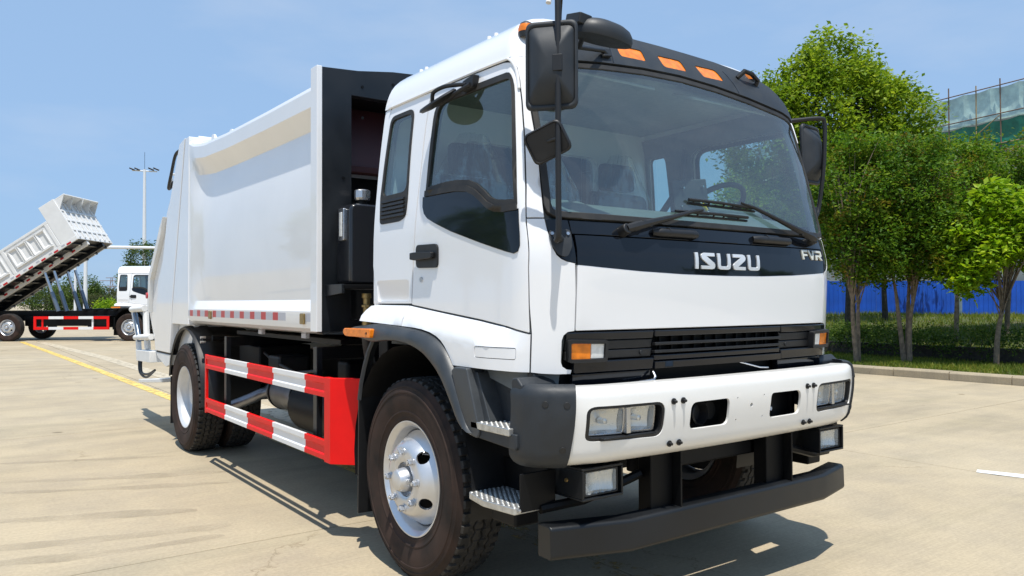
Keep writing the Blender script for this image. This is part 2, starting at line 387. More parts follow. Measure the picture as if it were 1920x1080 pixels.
def disc_x_rear(r): return sint(r, [0.0, 0.10, 0.155, 0.19, 0.222, 0.242], [0.045, 0.045, 0.045, 0.035, 0.0, -0.03])
def circ(r, n, cx=0, cy=0, ry=None, rot=0):
    ry = ry or r; o = []
    for i in range(n):
        a = 2*math.pi*i/n; x, y = r*math.cos(a), ry*math.sin(a); o.append((cx+x*math.cos(rot)-y*math.sin(rot), cy+x*math.sin(rot)+y*math.cos(rot)))
    return o
def nut_mesh():
    m = MB(); m.lathe([(0.021, 0.0), (0.022, -0.004), (0.017, -0.005)], n=12); m.lathe([(0.0165, -0.002), (0.0165, -0.024), (0.013, -0.028)], n=6); m.lathe([(0.010, -0.024), (0.0095, -0.033), (0.0, -0.034)], n=10)
    me = m.mesh('lug_nut'); me.materials.append(MATS['silver']); return me
ME_NUT = nut_mesh()
def make_wheel(kind, parent, side=-1, xc=-1.030, y=0.0, name='wheel', steer=0.0):
    w_ = empty(name, (xc, y, TYR-0.004), parent=parent); w_.rotation_euler = (R_(20), 0, 0 if side < 0 else math.pi)
    put('tyre', ME_TYRE, None, w_, ang=30); put('tread', ME_TREAD, None, w_, ang=25)
    MB().lathe(RIMP, n=72).build('rim', 'silver' if kind == 'front' else 'rim_rear', w_, ang=30)
    dx = disc_x_front if kind == 'front' else disc_x_rear
    holes = [circ(0.088, 28)]
    for k in range(5):
        a = R_(82-20-72*k); holes.append(circ(0.022, 14, 0.193*math.cos(a), 0.193*math.sin(a), 0.034, a))
    panel('disc', circ(0.241, 60), holes, lambda a, b: Vector((dx(math.hypot(a, b)), -a, b)), 'silver' if kind == 'front' else 'rim_rear', w_, step=0.016, thick=0.012, ang=50)
    if kind == 'front':
        for k in range(8):
            a = R_(22.5+45*k); n_ = put('lug_nut', ME_NUT, None, w_); n_.location = (-0.158, -0.1425*math.cos(a), 0.1425*math.sin(a))
        MB().lathe([(0.089, -0.10), (0.087, -0.140), (0.080, -0.146), (0.078, -0.120), (0.066, -0.118), (0.062, -0.150), (0.056, -0.188), (0.048, -0.200), (0.030, -0.206), (0.0, -0.207)], n=40).build('hub', 'silver', w_, ang=32)
        m = MB(); m.lathe([(0.235, -0.03), (0.05, -0.03)], n=40); m.build('brake_drum', 'chassis', w_)
        tv = R_(64); m = MB().tube([(-0.085, -0.20*math.cos(tv), 0.20*math.sin(tv)), (-0.13, -0.215*math.cos(tv), 0.215*math.sin(tv)), (-0.135, -0.235*math.cos(tv), 0.235*math.sin(tv))], 0.004, 8); m.build('valve', 'steel', w_)
    else:
        MB().lathe([(0.10, 0.05), (0.098, 0.0), (0.085, -0.04), (0.07, -0.055), (0.0, -0.058)], n=32).build('hub', 'rim_rear', w_)
    return w_
# ================================================================== the garbage truck
T = empty('garbage_truck', (0, 0, 0), 0, 'large white garbage compactor truck with black nose panel and red and white side guard', 'truck')
make_wheel('front', T); make_wheel('front', T, 1, 1.030)
make_wheel('rear', T, -1, -1.086, 4.351); make_wheel('rear', T, 1, 1.086, 4.351)
for s in (-1, 1):
    iw = empty('inner_wheel', (s*0.76, 4.351, TYR-0.004), parent=T); iw.rotation_euler = (R_(7), 0, 0 if s < 0 else math.pi)
    put('tyre', ME_TYRE, None, iw, ang=30); put('tread', ME_TREAD, None, iw, ang=25); MB().lathe(RIMP, n=36).build('rim', 'rim_rear', iw)
# ---- cab side panels, right then left
G = 0.0045
door_o = [(-1.080, 1.284), (-1.088, 1.40), (-1.095, 1.56), (-1.086, 1.75), (-1.072, 1.91), (-1.066, 2.15), (-1.070, 2.30), (-1.080, 2.40), (-1.10, 2.455), (-1.16, 2.49), (-1.28, 2.502), (-1.60, 2.508), (-1.93, 2.510), (-1.985, 2.500), (-2.015, 2.46), (-2.025, 2.33), (-2.03, 2.15), (-2.045, 1.875), (-2.07, 1.60), (-2.088, 1.402), (-1.778, 1.369), (-1.452, 1.336), (-1.239, 1.310)]
sash = [(-1.128, 1.838), (-1.24, 1.836), (-1.32, 1.845), (-1.38, 1.865), (-1.44, 1.900), (-1.50, 1.936), (-1.57, 1.962), (-1.68, 1.975), (-1.80, 1.978), (-1.958, 1.980)]
win_h = rp([(-1.958, 1.980)]+[(-1.950, 2.448, 0.10), (-1.118, 2.440, 0.09)])+[(-1.116, 2.2), (-1.124, 1.95)]+sash[:-1]
win_h = [(-1.958, 1.980), (-1.952, 2.2)]+rp([(-1.952, 2.2), (-1.944, 2.448, 0.10), (-1.118, 2.440, 0.10), (-1.120, 2.2)])[1:]+[(-1.124, 1.98)]+sash[:-1]
def inset(poly, d):
    n = len(poly); out = []; area = sum(poly[i][0]*poly[(i+1) % n][1]-poly[(i+1) % n][0]*poly[i][1] for i in range(n)); sg = 1 if area > 0 else -1
    for i in range(n):
        a, b, c = Vector(poly[i-1]), Vector(poly[i]), Vector(poly[(i+1) % n]); t = ((b-a).normalized()+(c-b).normalized())
        t = t.normalized() if t.length > 1e-6 else (c-b).normalized(); nn = Vector((-t.y, t.x))*sg
        out.append((b.x+nn.x*d, b.y+nn.y*d))
    return out
glass_o = inset(win_h, 0.026)
appl = [(-1.988, 1.952), (-1.983, 1.90), (-1.965, 1.865), (-1.93, 1.838), (-1.85, 1.806), (-1.70, 1.755), (-1.45, 1.685), (-1.24, 1.632), (-1.19, 1.622), (-1.155, 1.630), (-1.137, 1.655), (-1.130, 1.70), (-1.118, 1.815)]+[(a, b-0.026) for a, b in sash[1:-1]]+[(-1.958, 1.952)]
quarter_o = [(-2.0945, 1.408), (-2.077, 1.60), (-2.052, 1.875), (-2.037, 2.15), (-2.032, 2.33), (-2.022, 2.46), (-1.99, 2.508), (-2.10, 2.512), (-2.45, 2.512), (-2.478, 2.44), (-2.50, 2.16), (-2.526, 1.92), (-2.535, 1.62), (-2.51, 1.50), (-2.505, 1.408)]
qrec = rp([(-2.122, 1.42, 0.01), (-2.115, 1.535, 0.03), (-2.49, 1.535, 0.03), (-2.478, 1.42, 0.01)])
qsur = rp([(-2.155, 1.87, 0.06), (-2.150, 1.96), (-2.170, 2.458, 0.06), (-2.440, 2.458, 0.05), (-2.472, 2.0), (-2.455, 1.848, 0.03), (-2.22, 1.848, 0.05)])
qwin = rp([(-2.172, 2.005, 0.05), (-2.190, 2.435, 0.05), (-2.424, 2.435, 0.04), (-2.450, 2.005, 0.04)])
sill_a = [(-1.0745, 1.117), (-1.075, 1.20), (-1.0745, 1.276), (-1.239, 1.302), (-1.452, 1.328), (-1.778, 1.361), (-2.088, 1.394), (-2.106, 1.396), (-2.106, 1.292), (-1.98, 1.287), (-1.902, 1.281), (-1.82, 1.269), (-1.759, 1.252), (-1.715, 1.232), (-1.681, 1.207), (-1.64, 1.165), (-1.605, 1.121), (-1.311, 1.120)]
sill_b = [(-2.112, 1.397), (-2.48, 1.400), (-2.56, 1.395), (-2.60, 1.37), (-2.612, 1.31), (-2.112, 1.2925)]
flap = rp([(-1.142, 1.168, 0.015), (-1.142, 1.220, 0.015), (-1.425, 1.220, 0.015), (-1.425, 1.168, 0.015)])
corner_o = [(-1.0665, 1.117), (-1.067, 1.28), (-1.081, 1.40), (-1.088, 1.56), (-1.080, 1.74), (-1.077, 1.768), (-0.999, 1.768), (-0.9965, 1.722), (-0.985, 1.642), (-0.972, 1.612), (-0.956, 1.596), (-0.935, 1.585), (-0.905, 1.577), (-0.9005, 1.45), (-0.9005, 1.291), (-0.925, 1.287), (-0.940, 1.272), (-0.946, 1.25), (-0.946, 1.16), (-0.940, 1.14), (-0.925, 1.128), (-0.905, 1.124), (-0.908, 1.108), (-0.96, 1.108), (-1.02, 1.112)]
pillar_o = [(-1.076, 1.775), (-1.064, 1.91), (-1.058, 2.15), (-1.062, 2.30), (-1.072, 2.40), (-1.088, 2.46), (-1.13, 2.50), (-1.20, 2.512), (-1.10, 2.53), (-1.03, 2.53), (-1.033, 2.43), (-1.025, 2.28), (-1.007, 2.12), (-1.002, 2.03), (-0.999, 1.775)]
def mirl(poly):
    # the driver's side door has a deeper window
    return [(a+0.11*min(max((a-1.5)/0.45, 0), 1)*min(max((2.5-a)/0.35, 0), 1), b) for a, b in mir(poly)]
for s in (-1, 1):
    f = (lambda q: q) if s < 0 else mirl
    d = panel('door', f(door_o), [f(win_h)], cab, 'white', T, step=0.07, thick=0.02, bevel=0.004)
    panel('window_seal', f(inset(win_h, -0.004)), [f(glass_o)], cab, 'rubber_seal', d, step=0.06, thick=0.012, off=0.004, bevel=0.003)
    panel('window_pane', f(inset(glass_o, -0.004)), [], cab, 'side_glass', d, step=0.08, thick=0.0, off=-0.006)
    panel('lower_black_glass', f(appl), [], cab, 'gloss_black', d, step=0.06, thick=0.004, off=0.0035, bevel=0.0015)
    st = [(a, b) for a, b in sash]; band = st+[(a, b-0.03) for a, b in reversed(st)]
    panel('sash_strip', f(band), [], cab, 'rubber_seal', d, step=0.05, thick=0.012, off=0.012, bevel=0.004)
    # door handle in its dark recess plate
    hp = rp([(-1.815, 1.585, 0.03), (-1.815, 1.703, 0.03), (-2.030, 1.708, 0.03), (-2.026, 1.590, 0.03)])
    h = panel('door_handle', f(hp), [], cab, 'plastic_black', d, step=0.04, thick=0.01, off=0.010, bevel=0.005)
    y0, y1 = cab(-1.84, 1.65).y, cab(-2.045, 1.65).y
    MB().prism(rp([(y0, 1.632, 0.01), (y0, 1.664, 0.01), (y1-0.03, 1.670, 0.005), (y1+0.012, 1.668, 0.005), (y1+0.012, 1.634, 0.005), (y1-0.03, 1.628, 0.005)]), YZ, s*1.131, s*1.152).build('grip', 'plastic_black', d, bevel=0.006)
    lc = cab(-1.985*(-s)*-1 if s > 0 else -1.985, 1.53); lc.x = s*1.12
    MB().lathe([(0.0, -0.006), (0.013, -0.006), (0.014, 0.0)], Matrix.Translation(lc) @ Matrix.Scale(-s, 4, (1, 0, 0)), 16).build('door_lock', 'steel', d)
    q = panel('rear_quarter', f(quarter_o), [f(inset(qsur, 0.006)), f(qrec)], cab, 'white', T, step=0.07, thick=0.02, bevel=0.004)
    panel('quarter_seal', f(qsur), [f(qwin)], cab, 'rubber_seal', q, step=0.05, thick=0.012, off=0.004, bevel=0.003)
    panel('quarter_pane', f(inset(qwin, -0.004)), [], cab, 'side_glass', q, step=0.08, thick=0.0, off=-0.004)
    for k in range(5):
        zz = 1.873+0.022*k; p0, p1 = cab(-2.165, zz), cab(-2.435, zz)
        MB().prism([(zz, -0.004), (zz+0.013, 0.004), (zz+0.017, 0.010), (zz+0.003, 0.013)], lambda a, b, c: Vector((s*(abs(p0.x)+b+0.002), c, a)), p0.y+0.01*k*0.3, p1.y).build('vent_slat', 'plastic_black', q, bevel=0.0015)
    m = MB(); a0, a1, b0, b1 = cab(-2.11, 1.44), cab(-2.49, 1.44), cab(-2.49, 1.54), cab(-2.11, 1.54)
    k_ = -s; ins = Vector((0.020, 0, 0)); pr = []
    for t_ in range(7):
        z_ = 1.538-0.128*t_/6; e_ = (t_/6)**0.7
        for u_ in (-2.10, -2.13, -2.30, -2.47, -2.51): pr.append((cab(u_, z_)+ins*(e_*(0.15 if u_ in (-2.10, -2.51) else 1.0))))
    pr = [Vector((p.x*k_, p.y, p.z)) for p in pr]
    m.add(pr, [(5*t_+i_, 5*t_+i_+1, 5*t_+i_+6, 5*t_+i_+5) for t_ in range(6) for i_ in range(4)]); m.build('step_recess', 'white', q, fix=False)
    panel('lower_side_panel', f(sill_a), [f(flap)], sill, 'white', T, step=0.045, thick=0.03, bevel=0.006)
    panel('access_flap', f(inset(flap, 0.003)), [], sill, 'white', T, step=0.05, thick=0.01, off=-0.0015, bevel=0.002)
    panel('rear_side_panel', f(sill_b), [], sill, 'white', T, step=0.04, thick=0.03, bevel=0.008)
    panel('corner_panel', f(corner_o), [], cab, 'white', T, step=0.04, thick=0.02, bevel=0.004)
    panel('pillar', f(pillar_o), [], cab, 'white', T, step=0.05, thick=0.02, bevel=0.003)
    # inner shell: trim that closes the gaps and lines the cab
    rc = [(-2.500, 1.408), (-2.505, 1.50), (-2.530, 1.62), (-2.521, 1.92), (-2.495, 2.16), (-2.473, 2.44), (-2.445, 2.512), (-2.545, 2.512), (-2.545, 1.408)]
    panel('rear_corner', f(rc), [], cab, 'white', T, step=0.05, thick=0.02, off=-0.008)
    inner = [(-0.95, 1.0), (-1.05, 1.0), (-2.54, 1.30), (-2.54, 2.58), (-0.93, 2.60), (-0.96, 2.5), (-0.985, 2.3), (-0.985, 1.8), (-0.94, 1.74), (-0.90, 1.60)]
    panel('cab_lining', f(inner), [f(inset(win_h, -0.006)), f(inset(qwin, -0.006))], cab, 'trim', T, step=0.09, thick=0.02, off=-0.026, back=True)
# roof
ZR = [2.5165, 2.53, 2.55, 2.58, 2.61, 2.64, 2.67, 2.70, 2.73, 2.755, 2.775, 2.787, 2.79]
us = [-2.54+i*(2.54-1.18)/16 for i in range(17)]+[-1.18+i*(1.18-0.82)/14 for i in range(1, 15)]+[-0.82+i*0.82/10 for i in range(1, 11)]
us = us+[-u for u in reversed(us[:-1])]
m = MB(); P = [cab(u, z) for z in ZR for u in us]; nu = len(us)
F = [(j*nu+i, j*nu+i+1, (j+1)*nu+i+1, (j+1)*nu+i) for j in range(len(ZR)-1) for i in range(nu-1)]
kmid = nu//2
F += [tuple((len(ZR)-1)*nu+i for i in range(nu))]
# drop the part of the front below the visor so the screen opening stays clear
F = [q for q in F if not (max(P[i].z for i in q) < 2.60 and abs(sum(us[i % nu] for i in q)/len(q)) < 0.96 and len(q) == 4)]
roof = m.add(P, F).build('roof', 'white', T, ang=50)
# rolled drip rail over the door
for s in (-1, 1):
    pts = [cab(s*u, z)+Vector((s*0.006, 0, 0)) for u, z in [(1.075, 2.36), (1.085, 2.43), (1.11, 2.475), (1.17, 2.503), (1.28, 2.511), (1.6, 2.515), (2.0, 2.517), (2.475, 2.517)]]
    MB().tube(catmull(pts, 5), 0.007, 8).build('drip_rail', 'white', roof)
for k in range(2):
    for y in (-0.45, 0.25):
        p = cab(-1.62 if y < 0 else -2.30, 2.715); MB().lathe([(0.0, 0.022), (0.010, 0.020), (0.012, 0.0)], Matrix.Translation((p.x+0.02, p.y+0.06*k, p.z)) @ Matrix.Rotation(-math.pi/2, 4, 'Y') @ Matrix.Scale(1, 4), 10).build('roof_bolt', 'white', roof)
# rear wall of the cab
sec = [cab(-2.49, z) for z in (1.35, 1.6, 1.75, 2.0, 2.2, 2.4, 2.55, 2.64, 2.70, 2.74, 2.77, 2.785)]
ol = [(p.x+0.004, p.z) for p in sec]+[(-p.x-0.004, p.z) for p in reversed(sec)]
panel('cab_rear_wall', ol, [rp([(-0.55, 1.95, 0.08), (-0.55, 2.40, 0.08), (0.55, 2.40, 0.08), (0.55, 1.95, 0.08)])], lambda a, b: Vector((-a, 0.475, b)), 'white', T, step=0.15, thick=0.05, back=True)
panel('cab_rear_pane', rp([(-0.56, 1.94, 0.08), (-0.56, 2.41, 0.08), (0.56, 2.41, 0.08), (0.56, 1.94, 0.08)]), [], lambda a, b: Vector((-a, 0.46, b)), 'side_glass', T, step=0.3, thick=0)
# ---- nose
sg = lambda lst: lst+[(-a, b) for a, b in reversed(lst)]
wtop = [(-1.020, 2.465), (-0.985, 2.495), (-0.92, 2.510), (-0.86, 2.518), (-0.60, 2.549), (-0.30, 2.573), (0, 2.583)]
wtop = wtop+[(-a, b) for a, b in reversed(wtop[:-1])]
wfr_o = [(0.995, 1.90), (0.995, 1.83), (0.985, 1.795), (0.96, 1.778), (0.91, 1.771), (0.5, 1.770), (0, 1.769), (-0.5, 1.770), (-0.91, 1.771), (-0.96, 1.778), (-0.985, 1.795), (-0.995, 1.83), (-0.995, 1.90), (-1.002, 2.10), (-1.020, 2.28), (-1.028, 2.38)]+wtop+[(1.028, 2.38), (1.020, 2.28), (1.002, 2.10)]
wgl = inset(wfr_o, 0.030)
ws = panel('windshield', inset(wgl, -0.006), [], cab, 'windshield', T, step=0.07, thick=0.0, off=0.002)
panel('windshield_seal', wfr_o, [wgl], cab, 'rubber_seal', T, step=0.05, thick=0.03, off=0.008, bevel=0.005)
vb = [(a, b+0.004) for a, b in wtop if abs(a) < 0.95]
vis_o = [(-1.025, 2.474), (-0.988, 2.500)]+vb+[(0.988, 2.500), (1.025, 2.474), (1.04, 2.52), (1.03, 2.60), (0.98, 2.68), (0.90, 2.735), (0.60, 2.765), (0.3, 2.772), (0, 2.775), (-0.3, 2.772), (-0.6, 2.765), (-0.80, 2.735), (-0.90, 2.68), (-0.97, 2.60), (-1.02, 2.52)]
mk = []
for uc in (-0.34, 0.0, 0.34): mk.append(rp([(uc-0.105, 2.618, 0.02), (uc-0.115, 2.688, 0.02), (uc+0.095, 2.694, 0.02), (uc+0.095, 2.624, 0.02)]))
vis = panel('roof_visor', vis_o, mk, cab, 'plastic', T, step=0.05, thick=0.03, off=0.016, bevel=0.005)
for h in mk: panel('marker_lamp', inset(h, -0.004), [], cab, 'amber', T, step=0.03, thick=0.01, off=0.012, bevel=0.003)
for uc in (-0.52, 0.52):
    panel('visor_joint', [(uc-0.003, 2.565), (uc+0.003, 2.565), (uc+0.013, 2.70), (uc+0.007, 2.70)], [], cab, 'gloss_black', vis, step=0.03, thick=0.002, off=0.0175)
# black upper part of the nose, white lower part
bot = [(-0.895, 1.573), (-0.80, 1.565), (-0.573, 1.552), (-0.3, 1.543), (0, 1.540), (0.3, 1.543), (0.573, 1.552), (0.80, 1.565), (0.895, 1.573)]
panel('nose_black_panel', bot+[(0.895, 1.700), (0, 1.697), (-0.895, 1.700)], [], cab, 'gloss_black', T, step=0.06, thick=0.02, bevel=0.002)
panel('nose_white_panel', list(reversed(bot))+[(-0.895, 1.291), (0.895, 1.291)], [], cab, 'white', T, step=0.06, thick=0.03, off=-0.0005, bevel=0.004)
panel('cowl_strip', [(-0.905, 1.706), (0, 1.703), (0.905, 1.706), (0.905, 1.765), (-0.905, 1.765)], [], cab, 'gloss_black', T, step=0.06, thick=0.02, bevel=0.003)
for s in (-1, 1):
    f = (lambda q: q) if s < 0 else mir
    cc = [(-0.9, 1.576), (-0.935, 1.589), (-0.953, 1.601), (-0.968, 1.617), (-0.981, 1.645), (-0.9925, 1.722), (-0.995, 1.765), (-0.910, 1.765)]
    panel('corner_black_panel', f(cc), [], cab, 'gloss_black', T, step=0.03, thick=0.02, off=-0.001, bevel=0.002)
# nose back-plate so that no light comes through the seams
panel('nose_bulkhead', [(-0.93, 1.02), (0.93, 1.02), (0.93, 1.76), (-0.93, 1.76)], [], cab, 'chassis', T, step=0.12, thick=0.0, off=-0.055)
# lettering
def letters(name, m, segs, u0, z0, h, parent, off):
    for poly, a in segs: panel(name, [(u0+(x+a)*h, z0+y*h) for x, y in poly], [], cab, m, parent, step=0.03, thick=0.008, off=off, bevel=0.0012)
kx = 1.25/0.95
S_ = [(0.95, 1), (0.2, 1), (0.06, 0.95), (0, 0.84), (0, 0.70), (0.06, 0.60), (0.58, 0.21), (0.0, 0.21), (0, 0), (0.76, 0), (0.90, 0.05), (0.95, 0.16), (0.95, 0.30), (0.89, 0.40), (0.37, 0.79), (0.95, 0.79)]
Z_ = [(0.95-x, y) for x, y in reversed(S_)]
U_ = [(0, 1), (0, 0.22), (0.05, 0.06), (0.20, 0), (0.75, 0), (0.90, 0.06), (0.95, 0.22), (0.95, 1), (0.74, 1), (0.74, 0.26), (0.69, 0.21), (0.26, 0.21), (0.21, 0.26), (0.21, 1)]
I_ = [(0, 0), (0.21, 0), (0.21, 1), (0, 1)]
lt = []; a = 0
for g_, wd in ((I_, 0.21), (S_, 0.95), (U_, 0.95), (Z_, 0.95), (U_, 0.95)):
    lt.append(([(x*kx, y) for x, y in g_], a)); a += wd*kx+0.27
letters('nose_letter', 'logo', lt, -0.222, 1.569, 0.0775, T, 0.006)
F_ = [(0, 0), (0.24, 0), (0.24, 0.38), (0.95, 0.38), (0.95, 0.58), (0.24, 0.58), (0.24, 0.79), (1.1, 0.79), (1.1, 1), (0, 1)]
V_ = [(0.45, 0), (0.75, 0), (1.2, 1), (0.93, 1), (0.6, 0.26), (0.27, 1), (0, 1)]
A_ = [(0, 0), (0.24, 0), (0.24, 0.30), (0.55, 0.30), (0.85, 0), (1.17, 0), (0.84, 0.33), (1.08, 0.42), (1.12, 0.52), (1.12, 0.85), (1.06, 0.95), (0.95, 1), (0, 1), (0, 0.50), (0.24, 0.50), (0.24, 0.79), (0.86, 0.79), (0.86, 0.50), (0, 0.50)]
A_ = [(0, 0), (0.24, 0), (0.24, 0.33), (0.50, 0.33), (0.86, 0), (1.18, 0), (0.80, 0.34), (1.05, 0.40), (1.12, 0.52), (1.12, 0.85), (1.06, 0.95), (0.95, 1), (0, 1), (0, 0.79), (0.86, 0.79), (0.88, 0.77), (0.88, 0.55), (0.86, 0.53), (0, 0.53)]
letters('model_letter', 'logo_gold', [(F_, 0), (V_, 1.25), (A_, 2.6)], 0.684, 1.640, 0.052, T, 0.006)
# grab handles below the screen
for uc, hw in ((-0.325, 0.145), (0.42, 0.165)):
    pts = [cab(uc-hw+2*hw*t, 1.734) for t in (0, 0.08, 0.92, 1)]
    m = MB(); c = [cab(uc-hw+2*hw*t/10, 1.732)+Vector((0, -0.020 if 0 < t < 10 else -0.004, 0)) for t in range(11)]
    m.tube(c, [0.016]+[0.020]*9+[0.016], 10); h = m.build('grab_handle', 'plastic_black', T)
    MB().tube([cab(uc-hw*0.45, 1.734)+Vector((0, -0.018, 0)), cab(uc-hw*0.38, 1.734)+Vector((0, -0.018, 0))], 0.0225, 12).build('handle_collar', 'plastic_black', h)
# wipers: arm, pivot and blade standing a little off the glass
def on_ws(u, z, d): 
    e = 1e-3; n = (cab(u+e, z)-cab(u-e, z)).cross(cab(u, z+e)-cab(u, z-e)).normalized(); return cab(u, z)+n*d
for (pu, pz, eu, ez, b0, b1, z0, z1) in ((-0.655, 1.725, -0.11, 1.853, -0.30, 0.245, 1.838, 1.840), (0.80, 1.745, 0.21, 1.912, -0.19, 0.33, 1.903, 1.895)):
    wp = empty('wiper', on_ws(pu, pz, 0), parent=T); base = on_ws(pu, pz, 0)
    sgn = 1 if eu > pu else -1
    def W(u, z, d): return on_ws(u, z, d)-base
    MB().cyl(W(pu, pz, -0.01), W(pu, pz, 0.045), 0.028, 0.024, 18).build('pivot', 'plastic_black', wp, bevel=0.005)
    arm = [(pu, pz, 0.034, 0.020), (pu+sgn*0.05, pz+0.010, 0.044, 0.022), (pu+sgn*0.12, pz+0.027, 0.046, 0.018), (pu+(eu-pu)*0.55, pz+(ez-pz)*0.56, 0.036, 0.012), (pu+(eu-pu)*0.85, pz+(ez-pz)*0.88, 0.030, 0.009), (eu, ez, 0.022, 0.006)]
    m = MB(); pts = [W(a, b, c) for a, b, c, r in arm]; m.tube(pts, [r for *_, r in arm], 8); m.build('arm', 'plastic_black', wp)
    MB().box(-0.03, 0.03, -0.012, 0.012, -0.014, 0.014, Matrix.Translation(W(pu+sgn*0.115, pz+0.026, 0.046))).build('arm_joint', 'plastic_black', wp, bevel=0.004)
    m = MB(); n = 14
    for k in range(n): pass
    bl = [W(b0+(b1-b0)*k/n, z0+(z1-z0)*k/n, 0.016+0.006*math.sin(math.pi*k/n)) for k in range(n+1)]
    m.tube(bl, 0.0075, 6); m.build('blade_frame', 'plastic_black', wp)
    rb = [W(b0+(b1-b0)*k/n, z0+(z1-z0)*k/n-0.014, 0.006) for k in range(n+1)]
    MB().tube(rb, 0.006, 5).build('blade_rubber', 'hose', wp)
    for t in (0.12, 0.3, 0.5, 0.7, 0.88):
        i = int(t*n); MB().cyl(bl[i], rb[i], 0.006, 0.005, 6).build('blade_claw', 'plastic_black', wp)
# ---- grille
for s in (-1, 1):
    f = (lambda q: q) if s < 0 else mir
    for (za, zb, off, mm) in ((1.249, 1.284, 0.004, 'gloss_black'), (1.206, 1.246, -0.006, 'plastic_black'), (1.164, 1.203, -0.006, 'plastic_black'), (1.110, 1.160, 0.012, 'gloss_black'), (1.040, 1.106, -0.006, 'gloss_black')):
        e = 0.93 if za > 1.12 else 0.90
        panel('grille_side_rib', f([(-e, za), (-0.484, za), (-0.478, zb), (-e, zb)]), [], cab, mm, T, step=0.06, thick=0.03, off=off, bevel=0.005)
    bc = on_ws(s*0.545, 1.185, -0.006); MB().cyl(bc, bc+Vector((0, -0.006, 0)), 0.012, 0.010, 12).build('grille_bolt', 'plastic_black', T, bevel=0.002)
    # corner lamp: housing, amber lens, clear lens
    ho = f(rp([(-0.925, 1.158, 0.012), (-0.930, 1.256, 0.012), (-0.765, 1.250, 0.015), (-0.768, 1.156, 0.012)])); hi = f(rp([(-0.917, 1.172, 0.006), (-0.919, 1.240, 0.006), (-0.780, 1.236, 0.006), (-0.782, 1.172, 0.006)]))
    lm = panel('corner_lamp', ho, [hi], cab, 'plastic_black', T, step=0.03, thick=0.06, off=0.030, bevel=0.008)
    panel('amber_lens', f([(-0.917, 1.172), (-0.919, 1.240), (-0.846, 1.238), (-0.845, 1.172)]), [], cab, 'amber', lm, step=0.03, thick=0.03, off=0.020, bevel=0.004)
    panel('clear_lens', f([(-0.843, 1.172), (-0.844, 1.238), (-0.780, 1.236), (-0.782, 1.172)]), [], cab, 'lamp_clear', lm, step=0.03, thick=0.03, off=0.020, bevel=0.004)
panel('grille_top_bar', [(-0.474, 1.255), (0.474, 1.255), (0.474, 1.284), (-0.474, 1.284)], [], cab, 'gloss_black', T, step=0.06, thick=0.05, off=0.006, bevel=0.006)
for zc in (1.226, 1.190):
    P = []
    m = MB(); n = 12
    for k in range(n+1):
        c = cab(-0.474+0.948*k/n, zc); P += [c+Vector((0, -0.010, 0.004)), c+Vector((0, -0.010, -0.010)), c+Vector((0, 0.045, -0.016)), c+Vector((0, 0.045, 0.000))]
    F = [(4*k+j, 4*k+(j+1) % 4, 4*k+4+(j+1) % 4, 4*k+4+j) for k in range(n) for j in range(4)]+[(0, 1, 2, 3), (4*n+3, 4*n+2, 4*n+1, 4*n)]
    m.add(P, F).build('grille_slat', 'plastic_black', T, bevel=0.003)
panel('grille_lower_bar', [(-0.474, 1.146), (0.474, 1.146), (0.474, 1.172), (-0.474, 1.172)], [], cab, 'gloss_black', T, step=0.06, thick=0.05, off=0.008, bevel=0.006)
panel('grille_lip', [(-0.474, 1.110), (0.474, 1.110), (0.474, 1.142), (-0.474, 1.142)], [], cab, 'gloss_black', T, step=0.06, thick=0.05, off=0.016, bevel=0.006)
for k in range(11):
    x = -0.40+0.08*k; box('grille_upright', 'chassis', T, x-0.006, x+0.006, -1.03, -1.015, 1.14, 1.27, 0.002)
MB().tube([cab(-0.62, 1.055)+Vector((0, -0.03, 0)), cab(-0.56, 1.058)+Vector((0, -0.035, 0)), cab(-0.50, 1.062)+Vector((0, -0.035, 0)), cab(-0.485, 1.075)+Vector((0, -0.03, 0)), cab(-0.48, 1.095)+Vector((0, -0.01, 0))], 0.006, 8).build('latch_hook', 'steel', T)
MB().tube([(0.10, -1.05, 1.12), (0.25, -1.1, 1.08), (0.32, -1.1, 1.075)], 0.004, 6).build('stay_rod', 'steel', T)
